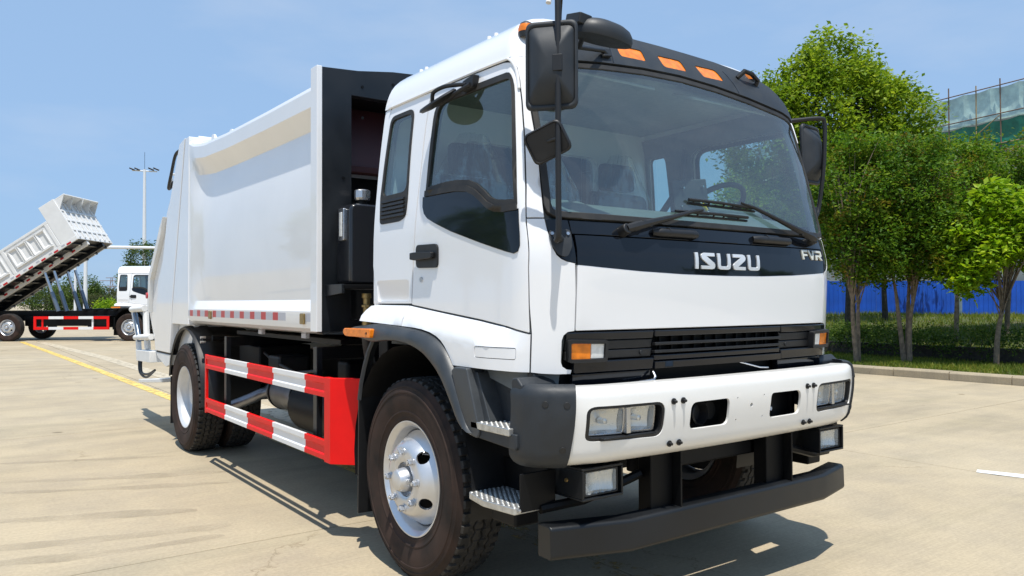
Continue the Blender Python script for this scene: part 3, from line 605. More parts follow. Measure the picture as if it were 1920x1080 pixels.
# ---- bumper
hl = rp([(-0.925, 0.842, 0.03), (-0.925, 0.987, 0.035), (-0.572, 0.985, 0.05), (-0.575, 0.832, 0.05)])
hole = rp([(-0.415, 0.845, 0.035), (-0.415, 0.967, 0.04), (-0.158, 0.969, 0.025), (-0.155, 0.845, 0.035)])
tiny = [circ(0.0045, 8, x, z) for x in (-0.10, 0.10) for z in (0.862, 0.965)]+[circ(0.010, 10, 0.006, 0.924)]
bo = [(-0.962, 0.70), (0.962, 0.70), (0.962, 1.16), (-0.962, 1.16)]
bm_ = panel('bumper', bo, [hl, mir(hl), hole, mir(hole)]+tiny, bumper, 'bumper_white', T, step=0.022, thick=0.012, bevel=0.0)
for s in (-1, 1):
    f = (lambda q: q) if s < 0 else mir
    cp = rp([(-0.966, 0.732, 0.01), (-0.955, 1.10, 0.01), (-1.235, 1.10, 0.06), (-1.235, 0.735, 0.12)])
    cpz = panel('bumper_end_cap', f(cp), [], bumper, 'plastic', T, step=0.022, thick=0.03, off=0.012, bevel=0.006)
    for (u, z) in ((-1.055, 1.0), (-0.985, 0.996), (-0.988, 0.815)):
        e = 1e-3; c = bumper(-s*u, z) if s > 0 else bumper(u, z); uu = u if s < 0 else -u
        n_ = (bumper(uu+e, z)-bumper(uu-e, z)).cross(bumper(uu, z+e)-bumper(uu, z-e)).normalized(); c = bumper(uu, z)+n_*0.012
        m = MB().cyl(c-n_*0.01, c+n_*0.0025, 0.014, 0.0135, 16); m.build('cap_bolt', 'hose', cpz, bevel=0.0015)
    for u, z in ((-0.4674, 0.981), (-0.5257, 0.981), (-0.4674, 0.794), (-0.5257, 0.794)):
        c = bumper(u*(-s), z); c.x = -abs(u) if s < 0 else abs(u)
        m = MB().cyl(c, c+Vector((0, -0.006, 0)), 0.014, 0.014, 14); m.cyl(c+Vector((0, -0.006, 0)), c+Vector((0, -0.020, 0)), 0.007, 0.006, 10); m.build('stud', 'plastic_black', bm_)
    # headlamp recess with two sealed lamps
    hb = empty('headlamp_unit', (0, 0, 0), parent=T)
    panel('surround', f(inset(hl, -0.004)), [f(inset(hl, 0.012))], bumper, 'plastic_black', hb, step=0.03, thick=0.11, off=-0.004, bevel=0.003)
    panel('back_plate', f(inset(hl, -0.002)), [], lambda u, v: bumper(u, v)+Vector((0, 0.085, 0)), 'plastic_black', hb, step=0.05, thick=0.004)
    for (ua, ub) in ((-0.906, -0.782), (-0.745, -0.612)):
        ra = f(rp([(ua, 0.868, 0.012), (ua, 0.968, 0.012), (ub, 0.968, 0.012), (ub, 0.866, 0.012)]))
        panel('lamp_bezel', f(rp([(ua-0.008, 0.860, 0.014), (ua-0.008, 0.976, 0.014), (ub+0.008, 0.976, 0.014), (ub+0.008, 0.858, 0.014)])), [ra], lambda u, v: bumper(u, v)+Vector((0, 0.028, 0)), 'steel', hb, step=0.04, thick=0.06, bevel=0.003)
        cu = (ua+ub)/2*(1 if s < 0 else -1)
        c0 = bumper(cu, 0.917)
        panel('reflector', ra, [], lambda u, v: bumper(u, v)+Vector((0, 0.085-0.9*((u-cu)**2*5+(v-0.917)**2*5), 0)), 'reflector', hb, step=0.02, thick=0.0)
        MB().lathe([(0.0, -0.02), (0.012, -0.015), (0.014, 0.02)], Matrix.Translation(c0+Vector((0, 0.06, 0))) @ Matrix.Rotation(math.pi/2, 4, 'Z'), 12).build('bulb_cap', 'reflector', hb)
        panel('lens', ra, [], lambda u, v: bumper(u, v)+Vector((0, 0.030-0.004*math.sin(u*420), 0)), 'lens', hb, step=0.012, thick=0.0)
    MB().box(-0.012, 0.012, -0.02, 0.05, -0.055, 0.055, Matrix.Translation(bumper((0.763 if s > 0 else -0.763), 0.917)+Vector((0, 0.035, 0)))).build('lamp_bracket', 'steel', hb, bevel=0.002)
    MB().box(-0.16, 0.16, -0.02, 0.09, -0.004, 0.004, Matrix.Translation(bumper((0.75 if s > 0 else -0.75), 0.85)+Vector((0, 0.02, 0)))).build('lamp_shelf', 'maroon' if 0 else 'plastic_black', hb, bevel=0.002)
    # black tray and pipe ends seen through the bumper openings
    MB().box(s*0.10, s*0.50, -1.13, -1.12, 0.80, 1.0).build('bumper_tray', 'chassis', T)
    if s < 0:
        MB().lathe([(0.045, 0.0), (0.055, -0.06), (0.05, -0.065), (0.042, -0.02), (0, -0.02)], Matrix.Translation((-0.30, -1.12, 0.905)) @ Matrix.Rotation(math.pi/2, 4, 'Z'), 24).build('air_horn', 'plastic_black', T)
        MB().lathe([(0.04, 0.0), (0.042, -0.012), (0, -0.012)], Matrix.Translation((-0.19, -1.13, 0.905)) @ Matrix.Rotation(math.pi/2, 4, 'Z'), 24).build('tow_socket', 'hose', T)
    else:
        box('relay', 'lamp_clear', T, 0.20, 0.25, -1.15, -1.13, 0.915, 0.94, 0.004); MB().cyl((0.27, -1.15, 0.875), (0.27, -1.13, 0.875), 0.010).build('tow_plate_hole', 'paper', T)
    # fog lamp in a box under the bumper
    x0, x1 = (-0.965, -0.735) if s < 0 else (0.735, 0.965)
    fg = empty('fog_lamp', (0, 0, 0), parent=T); fz0, fz1, fy = 0.590, 0.725, -1.125
    m = MB(); t = 0.010
    for q in ((x0, x1, fz1-t, fz1), (x0, x1, fz0, fz0+t), (x0, x0+t, fz0+t, fz1-t), (x1-t, x1, fz0+t, fz1-t)): m.box(q[0], q[1], fy, fy+0.20, q[2], q[3])
    m.box(x0+t, x1-t, fy+0.18, fy+0.19, fz0+t, fz1-t); m.build('housing', 'under_bar', fg, bevel=0.003)
    lx0, lx1 = x0+0.028, x1-0.028
    panel('bezel', rp([(lx0-0.01, fz0+0.014, 0.01), (lx1+0.01, fz0+0.014, 0.01), (lx1+0.01, fz1-0.014, 0.01), (lx0-0.01, fz1-0.014, 0.01)]), [rp([(lx0, fz0+0.022, 0.008), (lx1, fz0+0.022, 0.008), (lx1, fz1-0.022, 0.008), (lx0, fz1-0.022, 0.008)])], lambda a, b: Vector((a, fy+0.012, b)), 'plastic_black', fg, step=0.05, thick=0.03, bevel=0.003)
    xm = (lx0+lx1)/2; zm = (fz0+fz1)/2
    panel('reflector', [(lx0, fz0+0.022), (lx1, fz0+0.022), (lx1, fz1-0.022), (lx0, fz1-0.022)], [], lambda a, b: Vector((a, fy+0.07-4*((a-xm)**2+(b-zm)**2), b)), 'reflector', fg, step=0.02, thick=0)
    panel('lens', [(lx0, fz0+0.022), (lx1, fz0+0.022), (lx1, fz1-0.022), (lx0, fz1-0.022)], [], lambda a, b: Vector((a, fy+0.018-0.003*math.sin(a*450), b)), 'lens', fg, step=0.010, thick=0)
    MB().cyl((s*0.967, fy+0.1, 0.665), (s*0.974, fy+0.1, 0.665), 0.010, 0.008, 6).build('box_bolt', 'brass', fg)
    box('hanger', 'chassis', fg, (x0+x1)/2-0.03, (x0+x1)/2+0.03, fy+0.10, fy+0.13, fz1, 0.82, 0.003)
    # uprights that carry the under-run bar
    box('bar_upright', 'chassis', T, *((-0.54, -0.40) if s < 0 else (0.30, 0.44)), -1.10, -1.02, 0.40, 0.95, 0.006)
    box('bar_upright_flange', 'chassis', T, *((-0.40, -0.39) if s < 0 else (0.44, 0.45)), -1.15, -0.92, 0.42, 0.95, 0.002)
# under-run bar bent back at its ends
pl = [(-1.075, -1.055), (-0.72, -1.165), (0.72, -1.165), (1.04, -1.085)]; pb = [(x*0.995, y+0.10) for x, y in pl]
m = MB(); P = []
for (x, y), (xb, yb) in zip(pl, pb): P += [(x, y, 0.365), (x, y+0.004, 0.478), (x, y+0.016, 0.490), (xb, yb, 0.490), (xb, yb, 0.350), (x, y+0.012, 0.350)]
F = [(6*k+j, 6*k+(j+1) % 6, 6*k+6+(j+1) % 6, 6*k+6+j) for k in range(3) for j in range(6)]+[(0, 1, 2, 3, 4, 5), (23, 22, 21, 20, 19, 18)]
m.add(P, F).build('under_run_bar', 'under_bar', T, bevel=0.008, seg=3)
# ---- front wheel arch flare, liner, steps
def loft(name, m, parent, rings, closed=False, bevel=0, ang=45, caps=True):
    k = len(rings[0]); P = [p for r in rings for p in r]; jj = range(k) if closed else range(k-1)
    F = [(i*k+j, i*k+(j+1) % k, (i+1)*k+(j+1) % k, (i+1)*k+j) for i in range(len(rings)-1) for j in jj]
    if closed and caps: F += [tuple(reversed(range(k))), tuple(range((len(rings)-1)*k, len(rings)*k))]
    return MB().add(P, F).build(name, m, parent, ang=ang, bevel=bevel)
arch = [((0.625, 1.275), (0.600, 1.222)), ((0.50, 1.286), (0.48, 1.215)), ((0.32, 1.300), (0.335, 1.200)), ((0.14, 1.294), (0.16, 1.212)), ((-0.02, 1.286), (0.03, 1.213)), ((-0.15, 1.274), (-0.10, 1.198)), ((-0.26, 1.252), (-0.22, 1.165)), ((-0.345, 1.215), (-0.325, 1.110)), ((-0.41, 1.165), (-0.40, 1.050)), ((-0.465, 1.100), (-0.455, 0.985)), ((-0.515, 1.02), (-0.495, 0.935)), ((-0.57, 0.93), (-0.525, 0.895)), ((-0.615, 0.862), (-0.565, 0.858)), ((-0.66, 0.832), (-0.61, 0.838))]
A0 = catmull([(a[0], a[1], 0) for a, b in arch], 4); A1 = catmull([(b[0], b[1], 0) for a, b in arch], 4)
for s in (-1, 1):
    rings = []
    for o, i in zip(A0, A1):
        d = Vector((o.x-i.x, o.y-i.y)); q = Vector((i.x, i.y))
        rings.append([Vector((s*1.110, q.x+d.x*1.06, q.y+d.y*1.06)), Vector((s*1.165, q.x+d.x*1.0, q.y+d.y*1.0)), Vector((s*1.193, q.x+d.x*0.86, q.y+d.y*0.86)), Vector((s*1.205, q.x+d.x*0.6, q.y+d.y*0.6)), Vector((s*1.210, q.x+d.x*0.3, q.y+d.y*0.3)), Vector((s*1.207, q.x+d.x*0.06, q.y+d.y*0.06)), Vector((s*1.198, q.x, q.y)), Vector((s*1.15, q.x+d.x*0.02, q.y+d.y*0.02)), Vector((s*1.10, q.x+d.x*0.4, q.y+d.y*0.4))])
    fl = loft('wheel_arch', 'plastic_worn', T, rings, ang=50)
    # flare foot that joins the step panel
    MB().prism(rp([(-0.52, 0.985), (-0.47, 1.10), (-0.50, 1.118), (-0.60, 1.118), (-0.705, 0.845, 0.02), (-0.69, 0.815, 0.02), (-0.60, 0.826, 0.03)]), YZ, s*1.195, s*1.10).build('arch_foot', 'plastic_worn', T, bevel=0.010, seg=3)
    # side marker lamp on the tail of the flare
    lm = MB().prism(rp([(0.30, 1.222, 0.012), (0.30, 1.272, 0.012), (0.635, 1.268, 0.025), (0.655, 1.245, 0.02), (0.62, 1.222, 0.02)]), YZ, s*1.20, s*1.232).build('side_marker', 'amber', T, bevel=0.006)
    MB().cyl((s*1.231, 0.34, 1.246), (s*1.2345, 0.34, 1.246), 0.008, 0.006, 8).build('marker_screw', 'chassis', lm)
    # inner liner of the wheel housing and rear liner leg with mud flap
    rings = []
    for k in range(17):
        a = R_(-12+k*(204/16)); yy, zz = 0.615*math.cos(a), 0.56+0.635*math.sin(a)
        rings.append([Vector((s*1.175, yy, zz)), Vector((s*0.70, yy, zz))])
    loft('wheel_liner', 'plastic_black', T, rings)
    loft('arch_rear_leg', 'plastic', T, [[Vector((s*1.175, y-0.012, z)), Vector((s*1.185, y, z)), Vector((s*1.182, y+0.025, z)), Vector((s*1.12, y+0.035, z))] for y, z in ((0.36, 1.21), (0.42, 1.14), (0.47, 1.05), (0.51, 0.96), (0.535, 0.86))], ang=50)
    MB().prism([(s*0.74, 0.20), (s*1.18, 0.22), (s*1.185, 0.88), (s*0.74, 0.88)], lambda a, b, c: Vector((a, c+0.03*(0.88-b), b)), 0.53, 0.542).build('mud_flap', 'plastic_black', T, bevel=0.002)
    box('wheelhouse_inner_panel', 'chassis', T, *sorted((s*0.70, s*0.69)), -0.62, 0.62, 0.55, 1.22, 0)
    # step panel between arch and bumper
    stp = MB(); xo = s*1.155
    pn = MB().prism(rp([(-0.60, 1.112), (-0.94, 1.112), (-0.96, 0.85), (-0.66, 0.85)]), YZ, s*1.075, s*1.05).build('step_panel', 'plastic', T, bevel=0.004)
    MB().prism(rp([(-0.735, 1.02, 0.01), (-0.735, 1.095, 0.01), (-0.865, 1.095, 0.01), (-0.865, 1.02, 0.01)]), YZ, s*1.079, s*1.07).build('inspection_cover', 'plastic', pn, bevel=0.002)
    for yy in (-0.755, -0.845): MB().cyl((s*1.078, yy, 1.06), (s*1.083, yy, 1.06), 0.005, 0.005, 8).build('cover_screw', 'hose', pn)
    MB().prism([(-0.605, 1.10), (-0.63, 1.10), (-0.745, 0.86), (-0.665, 0.86)], YZ, s*1.155, s*1.07).build('step_gusset', 'plastic_worn', T, bevel=0.004)
    MB().prism(rp([(-0.59, 0.855), (-0.96, 0.868), (-0.965, 0.80, 0.02), (-0.62, 0.82, 0.02)]), YZ, s*1.185, s*0.95).build('step_sill', 'plastic', T, bevel=0.006)
    MB().prism(rp([(-0.90, 1.095, 0.02), (-0.94, 1.10), (-0.975, 1.07), (-0.975, 0.80, 0.02), (-0.91, 0.80, 0.02), (-0.905, 1.03)]), YZ, s*1.165, s*0.98).build('step_end_post', 'plastic', T, bevel=0.008, seg=3)
    # two aluminium treads with raised studs
    def tread(nm, poly, z0, z1, studs):
        t_ = MB().prism(poly, XY, z0, z1).build(nm, 'alu_tread', T, bevel=0.004)
        sm = MB()
        xs = [p[0] for p in poly]; ys = [p[1] for p in poly]; yv = min(ys)+0.016; r = 0
        while yv < max(ys)-0.01:
            xv = min(xs)+0.012+(0.012 if r % 2 else 0)
            while xv < max(xs)-0.008:
                if inside(xv, yv, inset(poly, 0.006)): sm.lathe([(0.0075, 0), (0.006, 0.0022), (0.0035, 0.0028), (0, 0.0018)], Matrix.Translation((xv, yv, z1)) @ Matrix.Rotation(-math.pi/2, 4, 'Y'), 6)
                xv += 0.024
            yv += 0.02; r += 1
        sm.build('tread_studs', 'alu_tread', t_)['kind'] = 'stuff'
        return t_
    fx = lambda L_: [(s*abs(x), y) for x, y in L_]
    tread('upper_step', fx([(1.195, -0.635), (1.195, -0.925), (1.06, -0.925), (1.06, -0.635)]), 0.856, 0.888, 1)
    tread('lower_step', fx(rp([(1.185, -0.60, 0.02), (1.215, -0.76, 0.02), (1.19, -0.955, 0.01), (0.98, -0.955), (0.98, -0.58)])), 0.536, 0.566, 1)
    lb = MB(); lb.box(*sorted((s*0.99, s*0.98)), -0.95, -0.60, 0.565, 0.70); lb.box(*sorted((s*1.165, s*0.98)), -0.968, -0.956, 0.545, 0.705); lb.build('lower_step_bracket', 'chassis', T, bevel=0.004)
    box('lower_step_support', 'chassis', T, *sorted((s*1.13, s*1.0)), -0.88, -0.70, 0.455, 0.535, 0.012)
    MB().cyl((s*1.165, -0.962, 0.553), (s*1.174, -0.962, 0.553), 0.008, 0.007, 6).build('step_bolt', 'steel', T)
    MB().tube([(s*1.06, -0.96, 0.545), (s*0.85, -1.0, 0.56), (s*0.62, -1.03, 0.62), (s*0.55, -1.04, 0.64)], 0.022, 8).build('step_stay', 'chassis', T)
# ---- mirrors
def mirror_arm(nm, pts, r, parent=T): return MB().tube(pts, r, 10).build(nm, 'plastic_black', parent)
ma = empty('mirror_assembly', (0, 0, 0), parent=T)
bx, by = -1.066, -1.098
pl = catmull([(bx+0.004, by+0.02, 1.665), (bx, by, 1.70), (bx, by, 1.9), (bx, by, 2.3), (bx, by, 2.66), (bx+0.005, by+0.02, 2.78), (bx+0.10, by+0.10, 2.83), (bx+0.24, by+0.27, 2.81), (bx+0.275, by+0.32, 2.75), (bx+0.28, by+0.33, 2.66)], 5)
MB().tube(pl, 0.0125, 12).build('mirror_pole', 'plastic_black', ma)
c = on_ws(-0.955, 1.665, 0)
mp = rp([(-0.995, 1.715, 0.02), (-0.988, 1.655), (-0.968, 1.612, 0.02), (-0.935, 1.602, 0.02), (-0.915, 1.65), (-0.912, 1.722, 0.02)])
panel('pole_mount', mp, [], cab, 'plastic', ma, step=0.02, thick=0.02, off=0.012, bevel=0.006)
MB().cyl(cab(-0.955, 1.70)+Vector((0.01, 0.0, -0.02)), (bx+0.002, by+0.012, 1.69), 0.018, 0.015, 12).build('pole_foot', 'plastic', ma, bevel=0.004)
for u in (-0.982, -0.925):
    q = on_ws(u, 1.70, 0.012); n_ = (on_ws(u, 1.70, 0.02)-on_ws(u, 1.70, 0)).normalized(); MB().cyl(q, q+n_*0.006, 0.009, 0.008, 6).build('mount_bolt', 'steel', ma)
def mirror_shell(nm, C_, U_, V_, N_, w_, h_, dep, parent, ridge=True, rr=0.035, mname='plastic'):
    # rounded-rectangle shell: back bulges along N_, glass on the other side
    def rr_pts(k, inn): 
        ww, hh = w_*inn, h_*inn; r = rr*inn
        return rp([(-ww, -hh, r), (ww, -hh, r), (ww, hh, r), (-ww, hh, r)], 6)
    rings = []
    for inn, d in ((0.93, -0.012), (1.0, -0.010), (1.03, 0.0), (1.0, 0.010), (0.93, 0.012), (0.90, min(0.006, dep*0.9)), (0.86, min(0.012, dep)), (0.70, max(dep*0.55, min(dep, 0.004))), (0.45, dep*0.9), (0.2, dep), (0.02, dep)):
        rings.append([C_+U_*a+V_*b+N_*d for a, b in rr_pts(0, inn)])
    o = loft(nm, mname, parent, rings, closed=True, ang=60)
    q = rr_pts(0, 0.93); MB().add([C_+U_*a+V_*b-N_*0.0125 for a, b in q], [tuple(range(len(q)))]).build('mirror_glass', 'chrome', parent, fix=False)
    return o
camd = (Vector((bx, by, 2.4))-CAMP); camd.z = 0; camd.normalize()
Nm = (-camd*0.9+Vector((-0.25, 0, 0))).normalized(); Um = Nm.cross(Vector((0, 0, 1))).normalized()*-1; Vm = Vector((0, 0, 1))
ms = mirror_shell('main_mirror', Vector((bx+0.012, by+0.055, 2.398)), Um, Vm, Nm, 0.108, 0.182, 0.06, ma)
MB().prism(rp([(-0.020, -0.034, 0.004), (0.020, -0.034, 0.004), (0.020, 0.034, 0.004), (-0.020, 0.034, 0.004)]), lambda a, b, c: Vector((bx, by, 2.392))+Um*a+Vm*b+Nm*c, -0.02, 0.018).build('clamp', 'plastic_black', ma, bevel=0.003)
Ns = (Nm+Vector((0, 0, -0.22))).normalized(); Us = Ns.cross(Vector((0, 0, 1))).normalized()*-1; Vs = Ns.cross(Us)*-1
ca_, sa_ = math.cos(R_(-24)), math.sin(R_(-24)); Us, Vs = Us*ca_+Vs*sa_, Vs*ca_-Us*sa_
mirror_shell('wide_mirror', Vector((bx-0.02, by+0.045, 2.072)), Us, Vs, Ns, 0.085, 0.068, 0.004, ma, rr=0.03, mname='plastic_black')
MB().cyl((bx, by, 2.085), (bx-0.02, by+0.045, 2.075), 0.008).build('mirror_stem', 'plastic_black', ma)
# oval kerb mirror above the screen
kc = Vector((-0.80, -1.07, 2.602)); rings = []
Uk, Vk, Nk = Vector((0.86, -0.05, -0.06)).normalized(), Vector((0.08, 0.95, 0.20)).normalized(), None
Nk = Uk.cross(Vk).normalized(); Vk = Nk.cross(Uk)
for inn, d in ((0.90, -0.055), (0.98, -0.052), (1.0, -0.035), (0.97, -0.015), (0.88, 0.004), (0.70, 0.018), (0.4, 0.028), (0.02, 0.032)):
    rings.append([kc+Uk*(0.155*inn*math.cos(t)*(1.0+0.10*math.cos(t)))+Vk*(0.105*inn*math.sin(t))+Nk*d for t in [2*math.pi*i/40 for i in range(40)]])
km = loft('kerb_mirror', 'plastic', ma, rings, closed=True, ang=60)
MB().prism(rp([(-0.155, -0.05, 0.01), (-0.155, 0.055, 0.01), (-0.085, 0.065, 0.02), (-0.075, -0.04, 0.02)]), lambda a, b, c: kc+Uk*a+Vk*b+Nk*c, -0.02, 0.024).build('mirror_hinge', 'plastic', ma, bevel=0.005)
mirror_arm('kerb_mirror_arm', [kc-Uk*0.08-Nk*0.03, kc-Uk*0.06+Vector((0.06, 0.14, -0.05)), cab(-0.60, 2.60)+Vector((0, -0.03, 0.02)), cab(-0.55, 2.60)+Vector((0, -0.02, 0))], 0.012, ma)
MB().prism(rp([(-0.60, 2.575), (-0.535, 2.585, 0.01), (-0.54, 2.625, 0.01), (-0.59, 2.62)]), lambda a, b, c: on_ws(a, b, c), 0.016, 0.034).build('arm_base', 'plastic_black', ma, bevel=0.004)
# overhead bar ends at the roof: a pale fitting
MB().tube([(bx+0.0, by+0.06, 2.66), (bx+0.02, by+0.07, 2.72), (bx+0.05, by+0.09, 2.80)], [0.012, 0.010, 0.006], 8).build('pole_top_fitting', 'white', ma)
# beacon / side lamp at the front corner of the roof
for s in (-1, 1):
    b0 = Vector((-0.955, -0.74, 2.648)) if s < 0 else Vector((0.72, -0.70, 2.715))
    bc_ = empty('roof_marker', b0, parent=T)
    MB().lathe([(0.030, -0.03), (0.036, -0.01), (0.036, 0.012), (0.028, 0.034), (0.012, 0.044), (0, 0.045)], Matrix.Rotation(-math.pi/2, 4, 'Y'), 24).build('base', 'plastic', bc_)
    MB().lathe([(0.0375, -0.006), (0.0375, 0.010), (0.031, 0.028)], Matrix.Rotation(-math.pi/2, 4, 'Y'), 24).build('lens', 'amber', bc_)
MB().tube([(0.56, -0.74, 2.69), (0.585, -0.77, 2.725), (0.65, -0.77, 2.72), (0.72, -0.76, 2.695), (0.72, -0.74, 2.66)], 0.014, 8).build('roof_grab_bar', 'plastic_black', T)
# mirror arm folded over the passenger door
dm = empty('door_mirror', (0, 0, 0), parent=T)
MB().prism(rp([(-0.40, 2.425), (-0.40, 2.475, 0.01), (-0.50, 2.49, 0.01), (-0.49, 2.43, 0.01)]), YZ, -1.05, -1.085).build('bracket', 'plastic_black', dm, bevel=0.004)
MB().tube(catmull([(-1.08, -0.43, 2.455), (-1.11, -0.36, 2.462), (-1.125, -0.29, 2.466), (-1.135, -0.22, 2.455), (-1.135, -0.205, 2.43), (-1.13, -0.20, 2.405)], 5), 0.010, 10).build('arm', 'plastic_black', dm)
_c, _e, _g = Vector((-1.135, -0.265, 2.405)), Vector((0.0, 1.0, -0.14)).normalized(), Vector((0.84, 0.05, 0.54)).normalized(); _n = _e.cross(_g).normalized()
rings = [[_c+_e*(0.135*i_*math.cos(t)*(1+0.12*math.cos(t)))+_g*(0.085*i_*math.sin(t))+_n*d_ for t in [2*math.pi*k/28 for k in range(28)]] for i_, d_ in ((0.02, -0.010), (0.92, -0.009), (1.0, 0.0), (0.9, 0.012), (0.5, 0.020), (0.02, 0.022))]
loft('mirror', 'plastic_black', dm, rings, closed=True, ang=50)
MB().tube([(-1.085, -0.47, 2.445), (-1.125, -0.36, 2.405), (-1.135, -0.26, 2.385)], 0.011, 8).build('strut', 'plastic_black', dm)
# driver side mirror on its bow
rm = empty('driver_mirror', (0, 0, 0), parent=T)
MB().tube(catmull([(1.00, -0.70, 2.50), (1.10, -0.76, 2.515), (1.235, -0.835, 2.53), (1.262, -0.845, 2.50), (1.262, -0.845, 2.40), (1.258, -0.835, 2.2), (1.24, -0.81, 1.97), (1.16, -0.83, 1.92), (1.04, -0.88, 1.90)], 5), 0.013, 10).build('bow', 'plastic_black', rm)
MB().box(-0.03, 0.03, -0.02, 0.02, -0.045, 0.045, Matrix.Translation((1.10, -0.86, 1.93))).build('bow_foot', 'plastic_black', rm, bevel=0.006)
Nr = Vector((0.10, -0.99, 0.02)).normalized(); Ur = Nr.cross(Vector((0, 0, 1))).normalized(); Vr = Ur.cross(Nr)*-1
if Vr.z < 0: Vr = -Vr
mirror_shell('main_mirror', Vector((1.215, -0.775, 2.315)), Ur, Vr, Nr, 0.105, 0.178, 0.06, rm)
# ---- cab interior
it = empty('cab_interior', (0, 0, 0), parent=T)
rings = []
for k in range(15):
    u = -1.0+2.0*k/14; p = cab(u, 1.76); f_ = Vector((p.x*0.955, p.y+0.03, 1.745))
    yb = -0.62-0.10*math.exp(-((f_.x-0.5)/0.35)**2)*0+0.0
    hb_ = 0.03*math.exp(-((f_.x-0.6)/0.28)**2); rings.append([f_, Vector((f_.x, f_.y+0.10, 1.792)), Vector((f_.x, f_.y+0.11, 1.796)), Vector((f_.x, -0.78, 1.862+hb_)), Vector((f_.x, -0.70, 1.890+hb_)), Vector((f_.x, -0.62, 1.885+hb_)), Vector((f_.x, -0.57, 1.82)), Vector((f_.x, -0.62, 1.30))])
loft('dashboard', 'dash', it, rings, ang=40)
for k in range(34):
    u = -0.60+0.0364*k
    if 0.05 < u < 0.08: continue
    c = cab(u, 1.76); box('defrost_slot', 'dash_dark', it, c.x-0.010, c.x+0.006, c.y+0.06, c.y+0.15, 1.78, 1.804, 0, Matrix.Translation((c.x, c.y+0.1, 1.80)) @ Matrix.Rotation(R_(14), 4, 'X') @ Matrix.Translation((-c.x, -c.y-0.1, -1.80)))
MB().prism(rp([(-0.92, -0.93, 0.04), (-0.92, -0.72, 0.04), (-0.62, -0.72, 0.04), (-0.62, -0.93, 0.04)]), lambda a, b, c: Vector((a, b, c+0.075+(b+0.82)*0.42)), 1.765, 1.782).build('glovebox_lid', 'dash', it, bevel=0.006)
# binnacle, wheel, column
MB().prism(rp([(0.30, 1.84), (0.32, 1.945, 0.04), (0.84, 1.945, 0.04), (0.88, 1.84)]), XZ, -0.70, -0.58).build('binnacle', 'dash', it, bevel=0.02)
sw = Matrix.Translation((0.60, -0.50, 1.95)) @ Matrix.Rotation(R_(-38), 4, 'X')
m = MB(); n = 40; ring = [sw @ Vector((0.225*math.cos(2*math.pi*k/n), 0.225*math.sin(2*math.pi*k/n), 0)) for k in range(n+1)]; m.tube(ring, 0.016, 10, caps=False)
m.build('steering_wheel', 'plastic_black', it)
m = MB()
for a in (R_(200), R_(340), R_(90)): m.cyl(sw @ Vector((0, 0, -0.03)), sw @ Vector((0.22*math.cos(a), 0.22*math.sin(a), 0)), 0.014, 0.010, 8)
m.cyl(sw @ Vector((0, 0, -0.06)), sw @ Vector((0, 0, 0.0)), 0.07, 0.06, 16); m.cyl(sw @ Vector((0, 0, -0.05)), (0.60, -0.70, 1.60), 0.03); m.build('steering_spokes', 'plastic_black', it)
def seat(x, w_, nm):
    s_ = empty(nm, (x, -0.02, 0), parent=T)
    MB().prism(rp([(-0.18, 1.42, 0.04), (-0.20, 1.56, 0.05), (0.22, 1.52, 0.05), (0.25, 1.42, 0.03)]), YZ, -w_/2, w_/2).build('cushion', 'seat', s_, bevel=0.03, seg=3)
    MB().prism(rp([(0.14, 1.52, 0.04), (0.20, 2.12, 0.06), (0.30, 2.15, 0.05), (0.30, 1.50, 0.03)]), YZ, -w_/2*0.92, w_/2*0.92).build('backrest', 'seat', s_, bevel=0.035, seg=3)
    MB().prism(rp([(0.21, 2.15, 0.03), (0.22, 2.33, 0.04), (0.31, 2.33, 0.03), (0.31, 2.15, 0.03)]), YZ, -0.13, 0.13).build('headrest', 'seat', s_, bevel=0.025, seg=3)
    # crumpled plastic film over the backrest
    P = []; nx, nz = 26, 30
    for j in range(nz+1):
        for i in range(nx+1):
            a = -1+2*i/nx; z = 1.50+0.88*j/nz; ww = (w_/2+0.03) if z < 2.1 else (w_/2+0.03-(z-2.1)/0.28*0.20)
            yy = 0.10+(z-1.5)*0.09-0.0+0.05*abs(a)**4+0.030*noise.noise(Vector((a*6+x*3, z*2.2, 3)))+0.02*noise.noise(Vector((a*14, z*5, 9)))
            P.append((a*ww, yy, z))
    F = [(j*(nx+1)+i, j*(nx+1)+i+1, (j+1)*(nx+1)+i+1, (j+1)*(nx+1)+i) for j in range(nz) for i in range(nx)]
    MB().add(P, F).build('seat_film', 'film', s_, fix=False)
    return s_
MB().prism(rp([(0.40, -0.80, 0.004), (0.40, -0.68), (0.56, -0.68), (0.56, -0.80)]), lambda a, b, c: Vector((a, b, c+(b+0.8)*0.25)), 1.882, 1.884).build('paper_sheet', 'paper', it)
seat(-0.62, 0.52, 'passenger_seat'); seat(0.55, 0.50, 'driver_seat'); seat(-0.06, 0.40, 'centre_seat')
MB().tube([(-0.33, 0.28, 2.34), (-0.30, 0.20, 2.2), (-0.06, 0.08, 1.75), (0.12, 0.0, 1.5)], 0.022, 6).build('seat_belt', 'dash_dark', it)
MB().tube([(1.02, 0.05, 2.45), (0.9, -0.02, 2.2), (0.35, -0.02, 1.6)], 0.022, 6).build('seat_belt', 'dash_dark', it)
box('floor', 'trim', it, -1.02, 1.02, -0.95, 0.45, 1.18, 1.22, 0)
P = [cab(u, 2.60) for u in us]; P = [Vector((p.x*0.95, p.y*0.94+0.02, 2.60 if abs(p.x) > 0.8 else 2.66)) for p in P]
MB().add(P, [tuple(range(len(P)))]).build('headlining', 'headliner', it, fix=False)
